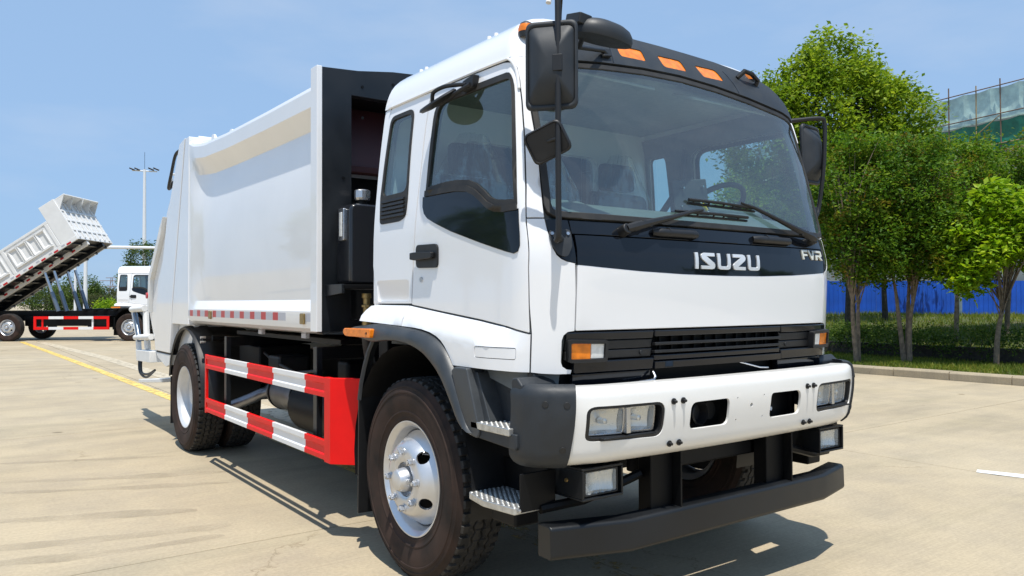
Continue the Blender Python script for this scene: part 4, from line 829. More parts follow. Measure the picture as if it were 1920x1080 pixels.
for x in (-0.45, 0.48): MB().prism(rp([(x-0.33, -0.76, 0.03), (x+0.33, -0.76, 0.03), (x+0.33, -0.60, 0.04), (x-0.33, -0.60, 0.04)]), lambda a, b, c: Vector((a, b, 2.50+c+(b+0.76)*0.35)), 0, 0.018).build('sun_visor', 'headliner', it, bevel=0.008)
MB().box(-0.10, 0.10, -0.012, 0.012, -0.10, 0.10, Matrix.Translation((0.22, -0.68, 1.985)) @ Matrix.Rotation(R_(-8), 4, 'X') @ Matrix.Rotation(R_(-28), 4, 'Z')).build('back_of_display', 'dash_dark', it, bevel=0.008)
for a, b in ((-0.05, 0.05), (0.05, 0.06), (-0.06, -0.05)):
    MB().cyl(Vector((0.22+a, -0.690+a*-0.5, 1.985+b)), Vector((0.22+a, -0.708+a*-0.5, 1.985+b)), 0.006, 0.006, 8).build('display_screw', 'steel', it)
MB().tube([(0.20, -0.72, 1.97), (0.23, -0.74, 1.96), (0.26, -0.75, 1.92), (0.31, -0.76, 1.88)], 0.004, 6).build('display_cable', 'paper', it)
MB().cyl((0.245, -0.745, 1.945), (0.27, -0.755, 1.91), 0.009).build('cable_plug', 'yellow_plastic', it)
# hanging interior mirror behind the door glass
imr = MB().tube([(-0.93, -0.62, 2.52), (-0.92, -0.66, 2.42)], 0.010, 8).build('vanity_mirror_stem', 'plastic_black', it)
# ---- chassis
for s in (-1, 1):
    m = MB(); x = s*0.42; m.box(x-0.004, x+0.004, -0.95, 6.0, 0.74, 0.99); m.box(*sorted((x, x-s*0.075)), -0.95, 6.0, 0.982, 0.990); m.box(*sorted((x, x-s*0.075)), -0.95, 6.0, 0.74, 0.748); m.build('frame_rail', 'chassis', T)
    # guard brackets
    for y in (3.17, 1.225): 
        box('guard_post', 'black_paint', T, *sorted((s*1.165, s*1.125)), y-0.03, y+0.03, 0.50, 1.13, 0.004); box('guard_arm', 'chassis', T, *sorted((s*1.13, s*0.42)), y-0.03, y+0.03, 1.05, 1.13, 0.004)
    # red and white guard: rails in painted lengths, end posts, bent front plate
    gd = empty('side_guard', (0, 0, 0), parent=T); X0, X1 = s*1.238, s*1.215
    ys = [3.49, 2.94, 2.37, 1.81, 1.22, 0.885]
    for z0, z1 in ((0.845, 0.962), (0.470, 0.588)):
        for k in range(5):
            y0, y1 = ys[k+1], ys[k]; h = z1-z0
            pr = [(X1, z0), (X0, z0), (X0, z0+h*0.26), (X0-s*0.009, z0+h*0.32), (X0-s*0.009, z0+h*0.66), (X0, z0+h*0.72), (X0, z1), (X1, z1)]
            MB().prism(pr, lambda a, b, c: Vector((a, c, b)), y0, y1-0.0005).build('guard_rail', 'red' if k % 2 == 0 else 'guard_white', gd, bevel=0.003)
    box('end_post', 'red', gd, *sorted((X0-s*0.002, X1)), 3.49, 3.53, 0.458, 0.965, 0.003)
    MB().prism([(s*1.243, 0.89), (s*1.243, 0.80), (s*1.04, 0.575), (s*1.025, 0.59), (s*1.21, 0.815), (s*1.21, 0.89)], XY, 0.462, 0.968).build('front_plate', 'red', gd, bevel=0.003)
# engine, gearbox, prop shaft and other dark masses under the body
def blob(nm, x0, x1, y0, y1, z0, z1, mm='chassis', bev=0.04): return box(nm, mm, T, x0, x1, y0, y1, z0, z1, bev)
blob('engine', -0.36, 0.36, -0.85, 0.5, 0.62, 1.25); blob('gearbox', -0.25, 0.25, 0.5, 1.4, 0.55, 0.95); blob('radiator', -0.5, 0.5, -0.99, -0.90, 0.62, 1.28, 'chassis', 0.01)
MB().cyl((0, 1.4, 0.72), (0, 4.1, 0.62), 0.05).build('prop_shaft', 'chassis', T)
MB().lathe([(0.0, -0.22), (0.14, -0.2), (0.22, -0.06), (0.22, 0.06), (0.14, 0.2), (0.0, 0.22)], Matrix.Translation((0, 4.35, 0.515)), 24).build('differential', 'chassis', T)
MB().cyl((-0.9, 4.35, 0.515), (0.9, 4.35, 0.515), 0.085).build('rear_axle', 'chassis', T); MB().cyl((-0.9, 0, 0.50), (0.9, 0, 0.50), 0.06).build('front_axle', 'chassis', T)
for s in (-1, 1):
    for k in range(4): box('leaf_spring', 'chassis', T, s*0.45-0.04, s*0.45+0.04, -0.62+0.08*k, 0.62-0.08*k, 0.60-0.014*k, 0.612-0.014*k, 0.003)
    for k in range(5): box('rear_leaf_spring', 'chassis', T, s*0.48-0.045, s*0.48+0.045, 3.7+0.1*k, 5.0-0.1*k, 0.66-0.016*k, 0.674-0.016*k, 0.003)
MB().cyl((-0.78, 1.45, 0.63), (-0.78, 2.25, 0.63), 0.20, n=28).build('air_tank', 'chassis', T, bevel=0.03)
MB().cyl((-0.72, 2.35, 0.66), (-0.72, 3.05, 0.66), 0.15, n=28).build('muffler', 'pipe', T, bevel=0.03)
for y in (2.45, 2.95): MB().cyl((-0.72, y, 0.66), (-0.72, y+0.025, 0.66), 0.157, n=28).build('muffler_strap', 'chassis', T)
MB().tube(catmull([(-0.72, 3.0, 0.66), (-0.74, 3.10, 0.665), (-0.82, 3.17, 0.64), (-0.92, 3.30, 0.575), (-1.02, 3.42, 0.515)], 6), 0.048, 18).build('exhaust_pipe', 'pipe', T)
MB().tube([(-0.775, 3.135, 0.66), (-0.80, 3.155, 0.65)], 0.066, 20).build('exhaust_flange', 'pipe', T, bevel=0.004)
box('battery_box', 'chassis', T, -0.95, -0.50, 2.95, 3.5, 0.78, 1.05, 0.015); box('air_dryer', 'chassis', T, -0.9, -0.6, 1.32, 1.5, 0.80, 1.02, 0.03)
box('valve_block', 'plastic_black', T, -1.0, -0.75, 2.35, 2.6, 0.86, 1.0, 0.02); MB().tube([(-1.0, 1.5, 0.95), (-1.0, 2.0, 0.90), (-0.98, 2.5, 0.95), (-0.9, 3.0, 1.0)], 0.012, 8).build('air_line', 'hose', T)
box('under_tray', 'chassis', T, -1.0, 1.0, 1.2, 3.4, 1.14, 1.17, 0)
box('fuel_tank', 'black_paint', T, 0.55, 1.08, 1.3, 2.6, 0.5, 1.0, 0.06)
# rear mud guards
for s in (-1, 1):
    rings = []
    for k in range(22):
        a = R_(-8+k*(178/21)); R0 = 0.625; yy, zz = 4.351-(R0)*math.cos(a), 0.565+R0*math.sin(a); e = Vector((0, -math.cos(a), math.sin(a)))
        c0 = Vector((0, yy, zz)); rings.append([Vector((s*1.205, 0, 0))+c0-e*0.035, Vector((s*1.215, 0, 0))+c0-e*0.012, Vector((s*1.195, 0, 0))+c0, Vector((s*1.12, 0, 0))+c0+e*0.008, Vector((s*1.10, 0, 0))+c0+e*0.022, Vector((s*1.04, 0, 0))+c0+e*0.022, Vector((s*1.02, 0, 0))+c0+e*0.008, Vector((s*0.70, 0, 0))+c0+e*0.008, Vector((s*0.70, 0, 0))+c0-e*0.01])
    loft('rear_mudguard', 'plastic_black', T, rings, ang=40)
    MB().cyl((s*1.10, 3.80, 1.09), (s*0.5, 3.80, 1.09), 0.028).build('mudguard_stay', 'chassis', T)
    MB().cyl((s*1.19, 3.79, 1.085), (s*1.12, 3.79, 1.085), 0.022, n=12).build('stay_clamp', 'plastic_black', T, bevel=0.004)
    for zz in (1.06, 1.10): MB().cyl((s*1.215, 3.76, zz), (s*1.17, 3.76, zz), 0.013, n=8).build('clamp_nut', 'steel', T)
    MB().prism([(s*0.70, 0.18), (s*1.19, 0.18), (s*1.19, 0.66), (s*0.70, 0.66)], XZ, 4.985, 4.995).build('rear_mud_flap', 'plastic_black', T)
# ---- hydraulic tank behind the cab
MB().prism(rp([(-1.10, 1.525, 0.03), (-1.10, 2.02, 0.05), (-0.45, 2.02, 0.05), (-0.45, 1.525, 0.03)]), XZ, 0.835, 1.04).build('oil_tank', 'tank_black', T, bevel=0.02, seg=3)
MB().prism(rp([(0.905, 1.795, 0.012), (0.905, 1.995, 0.012), (0.985, 1.995, 0.012), (0.985, 1.795, 0.012)]), YZ, -1.095, -1.112).build('level_gauge', 'steel', T, bevel=0.004)
box('gauge_window', 'lamp_clear', T, -1.117, -1.110, 0.93, 0.96, 1.82, 1.97, 0.003)
MB().cyl((-0.98, 0.92, 2.02), (-0.98, 0.92, 2.055), 0.030).build('breather_neck', 'chassis', T)
MB().lathe([(0.0, 0.105), (0.042, 0.105), (0.050, 0.098), (0.050, 0.055), (0.044, 0.040), (0.0, 0.04)], Matrix.Translation((-0.98, 0.92, 2.01)) @ Matrix.Rotation(-math.pi/2, 4, 'Y'), 14).build('breather_cap', 'steel', T, ang=20)
MB().prism([(0.80, 1.47), (0.80, 1.525), (1.06, 1.525), (1.24, 1.50), (1.20, 1.44)], YZ, -1.17, -1.15).build('tank_bracket', 'black_paint', T, bevel=0.003)
box('tank_shelf', 'chassis', T, -1.16, -0.4, 0.80, 1.05, 1.495, 1.522, 0.004)
for (z0, z1, r) in ((1.47, 1.44, 0.03), (1.44, 1.40, 0.022), (1.40, 1.385, 0.032), (1.385, 1.33, 0.022), (1.33, 1.315, 0.034), (1.315, 1.26, 0.028)):
    MB().cyl((-0.98, 0.86, z0), (-0.98, 0.86, z1), r, n=8 if r > 0.03 else 16).build('valve_fitting', 'brass', T, bevel=0.002)
MB().tube(catmull([(-0.98, 0.86, 1.27), (-0.97, 0.87, 1.15), (-0.92, 0.9, 1.0), (-0.8, 1.0, 0.9), (-0.7, 1.2, 0.85)], 5), 0.03, 12).build('suction_hose', 'hose', T)
box('cab_mount_beam', 'chassis', T, -0.98, 0.98, 0.58, 0.70, 0.98, 1.22, 0.01)
# ---- compactor body
def sec_pts(f, dz):
    # f: 0 recessed wall, 1 flush wall
    base = [(-0.90, 1.205), (-1.14, 1.212), (-1.185, 1.225), (-1.212, 1.25), (-1.220, 1.28), (-1.220, 1.358), (-1.150, 1.432), (-1.158, 1.50), (-1.170, 1.68), (-1.178, 1.90), (-1.178, 2.10), (-1.168, 2.30), (-1.150, 2.44), (-1.125, 2.545), (-1.195, 2.622), (-1.220, 2.650), (-1.220, 2.755), (-1.205, 2.785), (-1.05, 2.835), (-0.6, 2.90), (0, 2.93)]
    o = []
    for i, (x, z) in enumerate(base):
        if 6 <= i <= 14: x = x+(-1.2195-x)*f
        o.append((x, z+(dz if z > 2.6 else dz*0.5 if z > 2.5 else 0)))
    return o
st = [(1.14, 0, 0), (2.0, 0, 0.01), (3.0, 0, 0.03), (3.45, 0, 0.05), (3.60, 0.04, 0.055), (3.75, 0.16, 0.07), (3.90, 0.42, 0.09), (4.02, 0.72, 0.11), (4.12, 0.93, 0.14), (4.20, 1.0, 0.17)]
rings = []
for y, f_, dz in st:
    a = [Vector((x, y, z)) for x, z in sec_pts(f_, dz)]; rings.append(a+[Vector((-p.x, p.y, p.z)) for p in reversed(a[:-1])])
body = loft('compactor_body', 'white_body', T, rings, closed=True, ang=16, caps=False)
for s in (-1, 1):
    box('front_side_plate', 'white_body', T, *sorted((s*1.230, s*1.195)), 1.036, 1.14, 1.232, 2.888, 0.004)
    # warning tape: red and silver squares along the lower rail, two lamps
    y = 4.60; k = 0
    while y > 1.62:
        wd = 0.105 if k % 2 == 0 else 0.145; z0, z1 = 1.292, 1.347
        if not (abs(y-0.07-3.40) < 0.11): box('tape_square', 'red_tape' if k % 2 == 0 else 'white_tape', T, *sorted((s*1.2212, s*1.219)), y-wd, y, z0, z1, 0)
        y -= wd; k += 1
    for yc in (3.41, 1.28):
        lp = MB().prism(rp([(yc-0.035, 1.275, 0.01), (yc-0.035, 1.345, 0.01), (yc+0.035, 1.345, 0.01), (yc+0.035, 1.275, 0.01)]), YZ, s*1.221, s*1.234).build('body_side_lamp', 'brass', T, bevel=0.004)
    box('tape_square', 'white_tape', T, *sorted((s*1.2212, s*1.219)), 1.155, 1.24, 1.292, 1.347, 0)
    box('under_lamp', 'white_tape', T, *sorted((s*1.10, s*1.07)), 2.45, 2.53, 1.17, 1.205, 0.004); box('under_lamp', 'white_tape', T, *sorted((s*1.10, s*1.07)), 1.55, 1.63, 1.17, 1.205, 0.004)
    # lifting eyes on the top rail
    for yc, zc in ((3.55, 2.85), (3.02, 2.80)):
        panel('lifting_eye', circ(0.055, 20, yc, zc)[0:11]+[(yc-0.06, zc-0.06), (yc+0.06, zc-0.06)], [circ(0.02, 12, yc, zc+0.005)], lambda a, b: Vector((s*1.15, a if s > 0 else a, b)), 'white_body', T, step=0.05, thick=0.02, back=True)
# black front frame with an opening and the maroon ram inside
top = [(-1.20, 2.885), (-0.95, 2.90), (-0.70, 2.935), (-0.4, 2.955), (0, 2.965)]; top = top+[(-a, b) for a, b in reversed(top[:-1])]
opening = [(-0.995, 1.30), (-0.995, 2.735), (0.995, 2.735), (0.995, 1.30)]
panel('front_frame', [(1.20, 1.232), (-1.20, 1.232)]+top, [opening], lambda a, b: Vector((a, 1.045, b)), 'black_paint', T, step=0.3, thick=0.055, back=True, bevel=0.003)
for x, z in ((-0.92, 2.60), (-0.92, 2.80), (-1.05, 2.2), (-0.7, 2.78), (-0.7, 2.85), (-0.92, 1.75)): MB().cyl((x, 1.044, z), (x, 1.040, z), 0.010, n=8).build('frame_bolt', 'chassis', T)
m = MB(); m.add([(-0.995, 1.10, 2.735), (-0.995, 1.55, 2.735), (-0.995, 1.55, 1.3), (-0.995, 1.10, 1.3)], [(0, 1, 2, 3)]); m.add([(0.995, 1.10, 2.735), (0.995, 1.55, 2.735), (0.995, 1.55, 1.3), (0.995, 1.10, 1.3)], [(3, 2, 1, 0)]); m.add([(-0.995, 1.1, 2.735), (0.995, 1.1, 2.735), (0.995, 1.55, 2.735), (-0.995, 1.55, 2.735)], [(0, 1, 2, 3)]); m.build('opening_lining', 'chassis', T, fix=False)
MB().add([(-0.99, 1.35, 2.73), (0.99, 1.35, 2.73), (0.99, 1.22, 2.32), (-0.99, 1.22, 2.32)], [(0, 1, 2, 3)]).build('ram_plate', 'maroon', T, fix=False)
box('ram_beam', 'maroon', T, -0.99, 0.99, 1.20, 1.30, 2.275, 2.318, 0.004); box('ram_lower', 'chassis', T, -0.99, 0.99, 1.40, 1.42, 1.3, 2.27, 0)
# ---- hopper and lifter at the rear
for s in (-1, 1):
    MB().prism([(4.16, 2.985), (4.285, 2.985), (4.78, 1.36), (4.80, 1.205), (4.16, 1.205)], YZ, s*1.2225, s*1.10).build('rear_frame_post', 'white_body', T, bevel=0.006)
    MB().prism([(4.295, 2.99), (4.50, 2.965), (5.00, 2.29), (5.565, 1.03), (5.525, 0.905), (4.88, 0.905), (4.81, 1.20), (4.79, 1.36)], YZ, s*1.228, s*1.15).build('hopper_side', 'white_body', T, bevel=0.006)
    MB().prism([(4.885, 0.885), (5.52, 0.885), (5.42, 0.83), (5.05, 0.755), (4.92, 0.78)], YZ, s*1.222, s*1.12).build('hopper_skirt', 'white_matte', T, bevel=0.005)
    box('hopper_seal', 'chassis', T, *sorted((s*1.215, s*1.1)), 4.885, 5.52, 0.886, 0.904, 0)
    MB().prism(rp([(4.95, 2.95), (5.55, 2.45), (5.80, 2.18), (6.39, 1.70, 0.05), (6.47, 1.30, 0.06), (6.15, 0.95, 0.05), (5.4, 0.80), (5.3, 1.5)]), YZ, s*1.10, s*1.06).build('hopper_tail_plate', 'white_body', T, bevel=0.006)
    MB().prism(rp([(5.6, 2.36), (5.75, 2.25), (6.32, 1.72), (6.36, 1.35), (6.30, 1.30), (6.22, 1.68), (5.68, 2.18)]), YZ, s*1.145, s*1.10).build('tail_plate_rib', 'white_matte', T, bevel=0.004)
    MB().cyl((s*1.02, 6.35, 1.5), (s*1.16, 6.35, 1.5), 0.035).build('tail_lamp', 'red_tape', T)
    # lifter: two arms, a rod and a cross box
    m = MB(); m.tube([(s*1.10, 7.42, 1.33), (s*1.10, 7.12, 1.02), (s*1.10, 7.02, 0.72)], 0.034, 8); m.build('lifter_arm', 'white_matte', T)
    MB().tube([(s*1.10, 6.66, 1.34), (s*1.10, 6.62, 1.1), (s*1.10, 6.55, 0.86)], 0.036, 8).build('lifter_link', 'white_matte', T)
    MB().cyl((s*1.12, 7.40, 1.33), (s*1.12, 6.62, 1.35), 0.038, n=12).build('lifter_bar', 'white_matte', T)
    MB().cyl((s*1.12, 7.20, 1.28), (s*1.12, 6.92, 0.95), 0.028, n=12).build('lifter_cylinder', 'cyl_blue', T)
    MB().cyl((s*1.12, 7.15, 0.98), (s*1.12, 6.25, 1.02), 0.036, n=12).build('lifter_lower_bar', 'white_matte', T)
    MB().prism(rp([(6.25, 0.72, 0.01), (6.25, 0.85, 0.01), (7.05, 0.83, 0.01), (7.0, 0.70, 0.01)]), YZ, s*1.14, s*1.0).build('lifter_box', 'white_matte', T, bevel=0.008)
    for o_ in (0, 0.12): MB().tube(catmull([(s*1.08, 7.15-o_, 0.70), (s*1.10, 7.0-o_, 0.56), (s*1.10, 6.62-o_, 0.52+o_*0.4), (s*1.08, 6.25, 0.63)], 6), 0.014, 8).build('lifter_hose', 'hose', T)
    MB().prism([(5.42, 0.60), (6.65, 0.50), (6.65, 0.46), (5.42, 0.56)], YZ, s*1.18, s*0.7).build('rear_step', 'white_matte', T, bevel=0.006)
    box('rear_step_hanger', 'white_matte', T, *sorted((s*1.0, s*0.96)), 5.3, 5.42, 0.55, 0.95, 0.004)
    MB().tube(catmull([(s*1.10, 4.95, 3.0), (s*1.13, 5.08, 2.96), (s*1.14, 5.2, 2.80), (s*1.13, 5.38, 2.66), (s*1.10, 5.45, 2.66), (s*1.08, 5.40, 2.72)], 6), 0.017, 8).build('top_hose', 'hose', T)
    MB().tube([(s*1.08, 5.2, 2.78), (s*1.10, 5.42, 2.80), (s*1.08, 5.45, 2.72)], 0.014, 8).build('top_pipe', 'white_matte', T)
    MB().prism([(4.25, 2.99), (4.3, 3.03), (4.55, 3.02), (4.6, 2.97)], YZ, s*1.10, s*0.95).build('hinge_cap', 'white_body', T, bevel=0.006)
MB().prism([(4.2, 2.95), (4.48, 2.94), (4.98, 2.26), (5.54, 1.03), (5.5, 0.92), (4.4, 0.92), (4.2, 1.22)], YZ, -1.149, 1.149).build('hopper_core', 'white_body', T)
MB().prism([(5.2, 1.9), (5.7, 2.1), (6.3, 1.6), (6.35, 1.3), (6.1, 1.0), (5.5, 0.95)], YZ, -1.055, 1.055).build('loading_bowl', 'white_matte', T)
# ================================================================== dump truck in the background
DT = empty('dump_truck', (3.18, 28.88, 0), R_(53.8), 'white dump truck with its bed tipped up, parked behind the garbage truck', 'truck')
for o in list(T.children):
    if o.name.split('.')[0] in ('door', 'rear_quarter', 'lower_side_panel', 'rear_side_panel', 'corner_panel', 'pillar', 'roof', 'cab_rear_wall', 'cab_lining', 'windshield', 'windshield_seal', 'nose_white_panel', 'nose_black_panel', 'nose_bulkhead', 'roof_visor', 'bumper', 'bumper_end_cap', 'wheel_arch', 'arch_foot', 'side_marker', 'wheel_liner', 'wheelhouse_inner_panel', 'frame_rail', 'mud_flap'):
        copy_tree(o, DT)
for y in (0.0, 4.5, 5.8):
    for s in (-1, 1):
        wd = make_wheel('front' if y == 0 or s < 0 else 'rear', DT, s, s*1.03, y)
for o in [c for c in DT.children if c.name.startswith('wheel')]:
    for ch in o.children:
        if ch.name.split('.')[0] in ('lug_nut', 'valve'): bpy.data.objects.remove(ch)
box('chassis_deck', 'chassis', DT, -0.5, 0.5, 0.6, 7.2, 0.95, 1.12, 0.01)
for k in range(4): box('deck_rubber', 'chassis', DT, -0.6, 0.6, 0.75+0.38*k, 0.90+0.38*k, 1.12, 1.20, 0.01)
box('side_tank', 'chassis', DT, -1.05, -0.5, 0.8, 1.6, 0.5, 0.95, 0.03); box('gear_case', 'chassis', DT, -0.6, 0.6, 1.5, 4.2, 0.55, 0.95, 0.03)
gd = empty('side_guard', (0, 0, 0), parent=DT)
ys = [0.75, 1.30, 1.85, 2.40, 2.95, 3.50]
for z0, z1 in ((0.82, 0.92), (0.43, 0.53)):
    for k in range(5): box('guard_rail', 'red' if k % 2 == 0 else 'guard_white', gd, -1.20, -1.16, ys[k], ys[k+1]-0.001, z0, z1, 0.004)
for y in (0.75, 3.44): box('end_post', 'red', gd, -1.203, -1.157, y-0.03, y+0.06, 0.43, 0.92, 0.004)
for y in (1.35, 3.2): box('inner_post', 'guard_white' if y < 2 else 'red', gd, -1.16, -1.12, y-0.03, y+0.03, 0.53, 0.82, 0.003)
BE1, BE2, BO = Vector((0, 0.842, -0.539)), Vector((0, 0.539, 0.842)), Vector((0, 1.86, 3.79))
MBed = Matrix(((1, BE1.x, BE2.x, BO.x), (0, BE1.y, BE2.y, BO.y), (0, BE1.z, BE2.z, BO.z), (0, 0, 0, 1)))
def bed(nm, m, x0, x1, a0, a1, h0, h1, bevel=0.01): return box(nm, m, DT, x0, x1, a0, a1, h0, h1, bevel, MBed)
mat('dump_grey', (0.70, 0.70, 0.69), 0.45, var=0.06, scale=4, coat=0.2)
LB = 4.95
bed('bed_floor', 'black_paint', -1.2, 1.2, 0.02, LB, 0.0, 0.06)
for s in (-1, 1):
    bed('bed_side', 'dump_grey', *sorted((s*1.24, s*1.19)), 0.645, LB, 0.0, 1.14); bed('bed_front_side', 'dump_grey', *sorted((s*1.25, s*1.18)), 0.0, 0.64, 0.0, 1.73)
    bed('top_rail', 'dump_grey', *sorted((s*1.27, s*1.16)), 0.65, LB, 1.08, 1.17); bed('bottom_rail', 'dump_grey', *sorted((s*1.265, s*1.2)), 0.0, LB, -0.02, 0.13)
    for a in (0.66, 2.55, 4.4): bed('side_post', 'dump_grey', *sorted((s*1.268, s*1.2)), a, a+0.13, 0.13, 1.08)
    for base in (0.90, 2.80):
        for k in range(4):
            a = base+0.03+0.395*k
            m = MB(); z = s*1.24
            P = [(z, a, 0.32), (z, a+0.30, 0.32), (z, a+0.30, 0.93), (z, a, 0.93), (z-s*0.06, a+0.04, 0.38), (z-s*0.06, a+0.26, 0.38), (z-s*0.06, a+0.26, 0.87), (z-s*0.06, a+0.04, 0.87)]
            f2 = MB().add([MBed @ Vector((x+s*0.062, b, c)) for x, b, c in P], [(0, 1, 5, 4), (1, 2, 6, 5), (2, 3, 7, 6), (3, 0, 4, 7), (4, 5, 6, 7)]); 
            f2.build('pressed_panel', 'white_matte' if 0 else 'dump_grey', DT)
            for q in ((a-0.035, a, 0.28, 0.97), (a+0.30, a+0.335, 0.28, 0.97)): bed('panel_frame', 'dump_grey', *sorted((s*1.302, s*1.235)), q[0], q[1], q[2], q[3], 0.004)
        bed('panel_frame', 'dump_grey', *sorted((s*1.302, s*1.235)), base-0.005, base+1.55, 0.25, 0.32, 0.004); bed('panel_frame', 'dump_grey', *sorted((s*1.302, s*1.235)), base-0.005, base+1.55, 0.93, 1.0, 0.004)
    for k in range(9): bed('reflector', 'red_tape', *sorted((s*1.272, s*1.262)), 0.28+0.55*k, 0.46+0.55*k, -0.015, 0.05, 0)
    for k in range(9): bed('reflector', 'white_tape', *sorted((s*1.272, s*1.262)), 0.52+0.55*k, 0.66+0.55*k, 0.04, 0.09, 0)
bed('headboard', 'dump_grey', -1.2, 1.2, 0.0, 0.05, 0.0, 1.73)
for k in range(7): bed('headboard_rib', 'dump_grey', -1.1+0.35*k, -1.02+0.35*k, -0.05, 0.0, 0.06, 1.6)
for k in range(3): bed('headboard_rib', 'dump_grey', -1.19, 1.19, -0.04, 0.0, 0.35+0.42*k, 0.43+0.42*k)
for x0, x1 in ((-1.2, 0.08), (0.14, 1.2)):
    bed('canopy_lip', 'dump_grey', x0, x1, -0.42, 0.02, 1.66, 1.71)
    for x in (x0, (x0+x1)/2-0.01, x1-0.03): MB().prism([(-0.40, 1.66), (0.0, 1.66), (0.0, 1.30)], lambda a, b, c: MBed @ Vector((c, a, b)), x, x+0.03).build('lip_gusset', 'dump_grey', DT)
for x in (-0.55, 0.55): bed('bed_long_beam', 'dump_grey' if x < 0 else 'black_paint', x-0.06, x+0.06, 0.05, LB, -0.16, 0.0)
for k in range(11): bed('bed_cross_beam', 'black_paint', -1.18, 1.18, 0.25+0.43*k, 0.32+0.43*k, -0.075, 0.0)
for k in range(11):
    for x in (-1.0, -0.75, -0.3, 0.05, 0.35, 0.75, 1.0): 
        if (k+int(x*20)) % 3 == 0: bed('beam_end', 'white_matte', x-0.06, x+0.06, 0.262+0.43*k, 0.312+0.43*k, -0.079, -0.07, 0)
for k in range(9): bed('reflector', 'red_tape', -0.613, -0.609, 0.6+0.5*k, 0.75+0.5*k, -0.12, -0.05, 0)
for (x, y0, z0, y1, z1) in ((-0.72, 2.86, 1.10, 3.38, 2.55), (-0.45, 2.70, 1.10, 3.20, 2.62), (0.45, 2.70, 1.10, 3.20, 2.62), (0.72, 2.55, 1.10, 3.05, 2.7)):
    a, b = Vector((x, y0, z0)), Vector((x, y1, z1)); m_ = a+(b-a)*0.5
    MB().cyl(a, m_, 0.075, n=14).build('tip_cylinder', 'cyl_blue', DT, bevel=0.006); MB().cyl(m_, b, 0.052, n=14).build('tip_rod', 'steel', DT)
# ================================================================== ground
def at(px, py, D):
    d = _f+_r*((px-960)/1459.72)-_u*((py-540)/1459.72); return CAMP+d*D
def concrete(name, seed=0.0, dark=1.0):
    m = bpy.data.materials.new(name); m.use_nodes = True; t = m.node_tree; b = t.nodes['Principled BSDF']; ln = t.links.new
    g = t.nodes.new('ShaderNodeNewGeometry'); b.inputs['Roughness'].default_value = 0.8; b.inputs['Specular IOR Level'].default_value = 0.35
    def noise_(sc, det, rough=0.6, mapsc=None, rot=0):
        n = t.nodes.new('ShaderNodeTexNoise'); n.inputs['Scale'].default_value = sc; n.inputs['Detail'].default_value = det; n.inputs['Roughness'].default_value = rough
        if mapsc:
            mp = t.nodes.new('ShaderNodeMapping'); mp.inputs['Scale'].default_value = mapsc; mp.inputs['Rotation'].default_value = (0, 0, rot); ln(g.outputs['Position'], mp.inputs[0]); ln(mp.outputs[0], n.inputs['Vector'])
        else: ln(g.outputs['Position'], n.inputs['Vector'])
        return n
    def ramp(src, p0, c0, p1, c1):
        r = t.nodes.new('ShaderNodeValToRGB'); e = r.color_ramp.elements; e[0].position = p0; e[1].position = p1; e[0].color = (*c0, 1); e[1].color = (*c1, 1); ln(src, r.inputs[0]); return r.outputs[0]
    def mul(a, bb, f=1.0):
        x = t.nodes.new('ShaderNodeMix'); x.data_type = 'RGBA'; x.blend_type = 'MULTIPLY'; x.inputs[0].default_value = f; ln(a, x.inputs[6]); ln(bb, x.inputs[7]); return x.outputs[2]
    k = dark
    base = ramp(noise_(0.35, 5).outputs['Fac'], 0.32, (0.385*k, 0.318*k, 0.218*k), 0.68, (0.440*k, 0.372*k, 0.265*k))
    blot = ramp(noise_(1.6, 7, 0.65).outputs['Fac'], 0.35, (0.88, 0.88, 0.89), 0.6, (1.04, 1.03, 1.0))
    streak = ramp(noise_(1.0, 5, 0.6, (0.25, 1.7, 1), R_(20)).outputs['Fac'], 0.34, (0.86, 0.875, 0.87), 0.50, (1, 1, 1))
    fine = ramp(noise_(45, 6, 0.75).outputs['Fac'], 0.28, (0.80, 0.80, 0.80), 0.68, (1.09, 1.09, 1.09))
    broom = ramp(noise_(1.0, 2, 0.5, (2.0, 90, 1), R_(8)).outputs['Fac'], 0.3, (0.93, 0.93, 0.93), 0.7, (1.04, 1.04, 1.04))
    col = mul(mul(mul(mul(base, blot), streak), fine), broom)
    # sparse round oil spots
    spot = ramp(noise_(2.3, 2, 0.4).outputs['Fac'], 0.235, (0.55, 0.52, 0.48), 0.27, (1, 1, 1)); col = mul(col, spot)
    # hairline cracks
    vo = t.nodes.new('ShaderNodeTexVoronoi'); vo.feature = 'DISTANCE_TO_EDGE'; vo.inputs['Scale'].default_value = 0.32
    wn = noise_(1.4, 6, 0.7); va = t.nodes.new('ShaderNodeVectorMath'); va.operation = 'MULTIPLY_ADD'; va.inputs[1].default_value = (0.9, 0.9, 0.0); ln(wn.outputs['Color'], va.inputs[0]); ln(g.outputs['Position'], va.inputs[2]); ln(va.outputs[0], vo.inputs['Vector'])
    ck = ramp(vo.outputs['Distance'], 0.0, (0.70, 0.68, 0.64), 0.0014, (1, 1, 1)); msk = ramp(noise_(0.5, 3).outputs['Fac'], 0.55, (0, 0, 0), 0.62, (1, 1, 1))
    xm_ = t.nodes.new('ShaderNodeMix'); xm_.data_type = 'RGBA'; xm_.blend_type = 'MULTIPLY'; ln(msk, xm_.inputs[0]); ln(col, xm_.inputs[6]); ln(ck, xm_.inputs[7]); col = xm_.outputs[2]
    ln(col, b.inputs['Base Color'])
    bp = t.nodes.new('ShaderNodeBump'); bp.inputs['Strength'].default_value = 0.25; bp.inputs['Distance'].default_value = 0.004
    ln(noise_(140, 4).outputs['Fac'], bp.inputs['Height']); ln(bp.outputs[0], b.inputs['Normal'])
    MATS[name] = m; return m
concrete('concrete'); concrete('concrete_joint', dark=0.42); concrete('kerb_stone', dark=0.92)
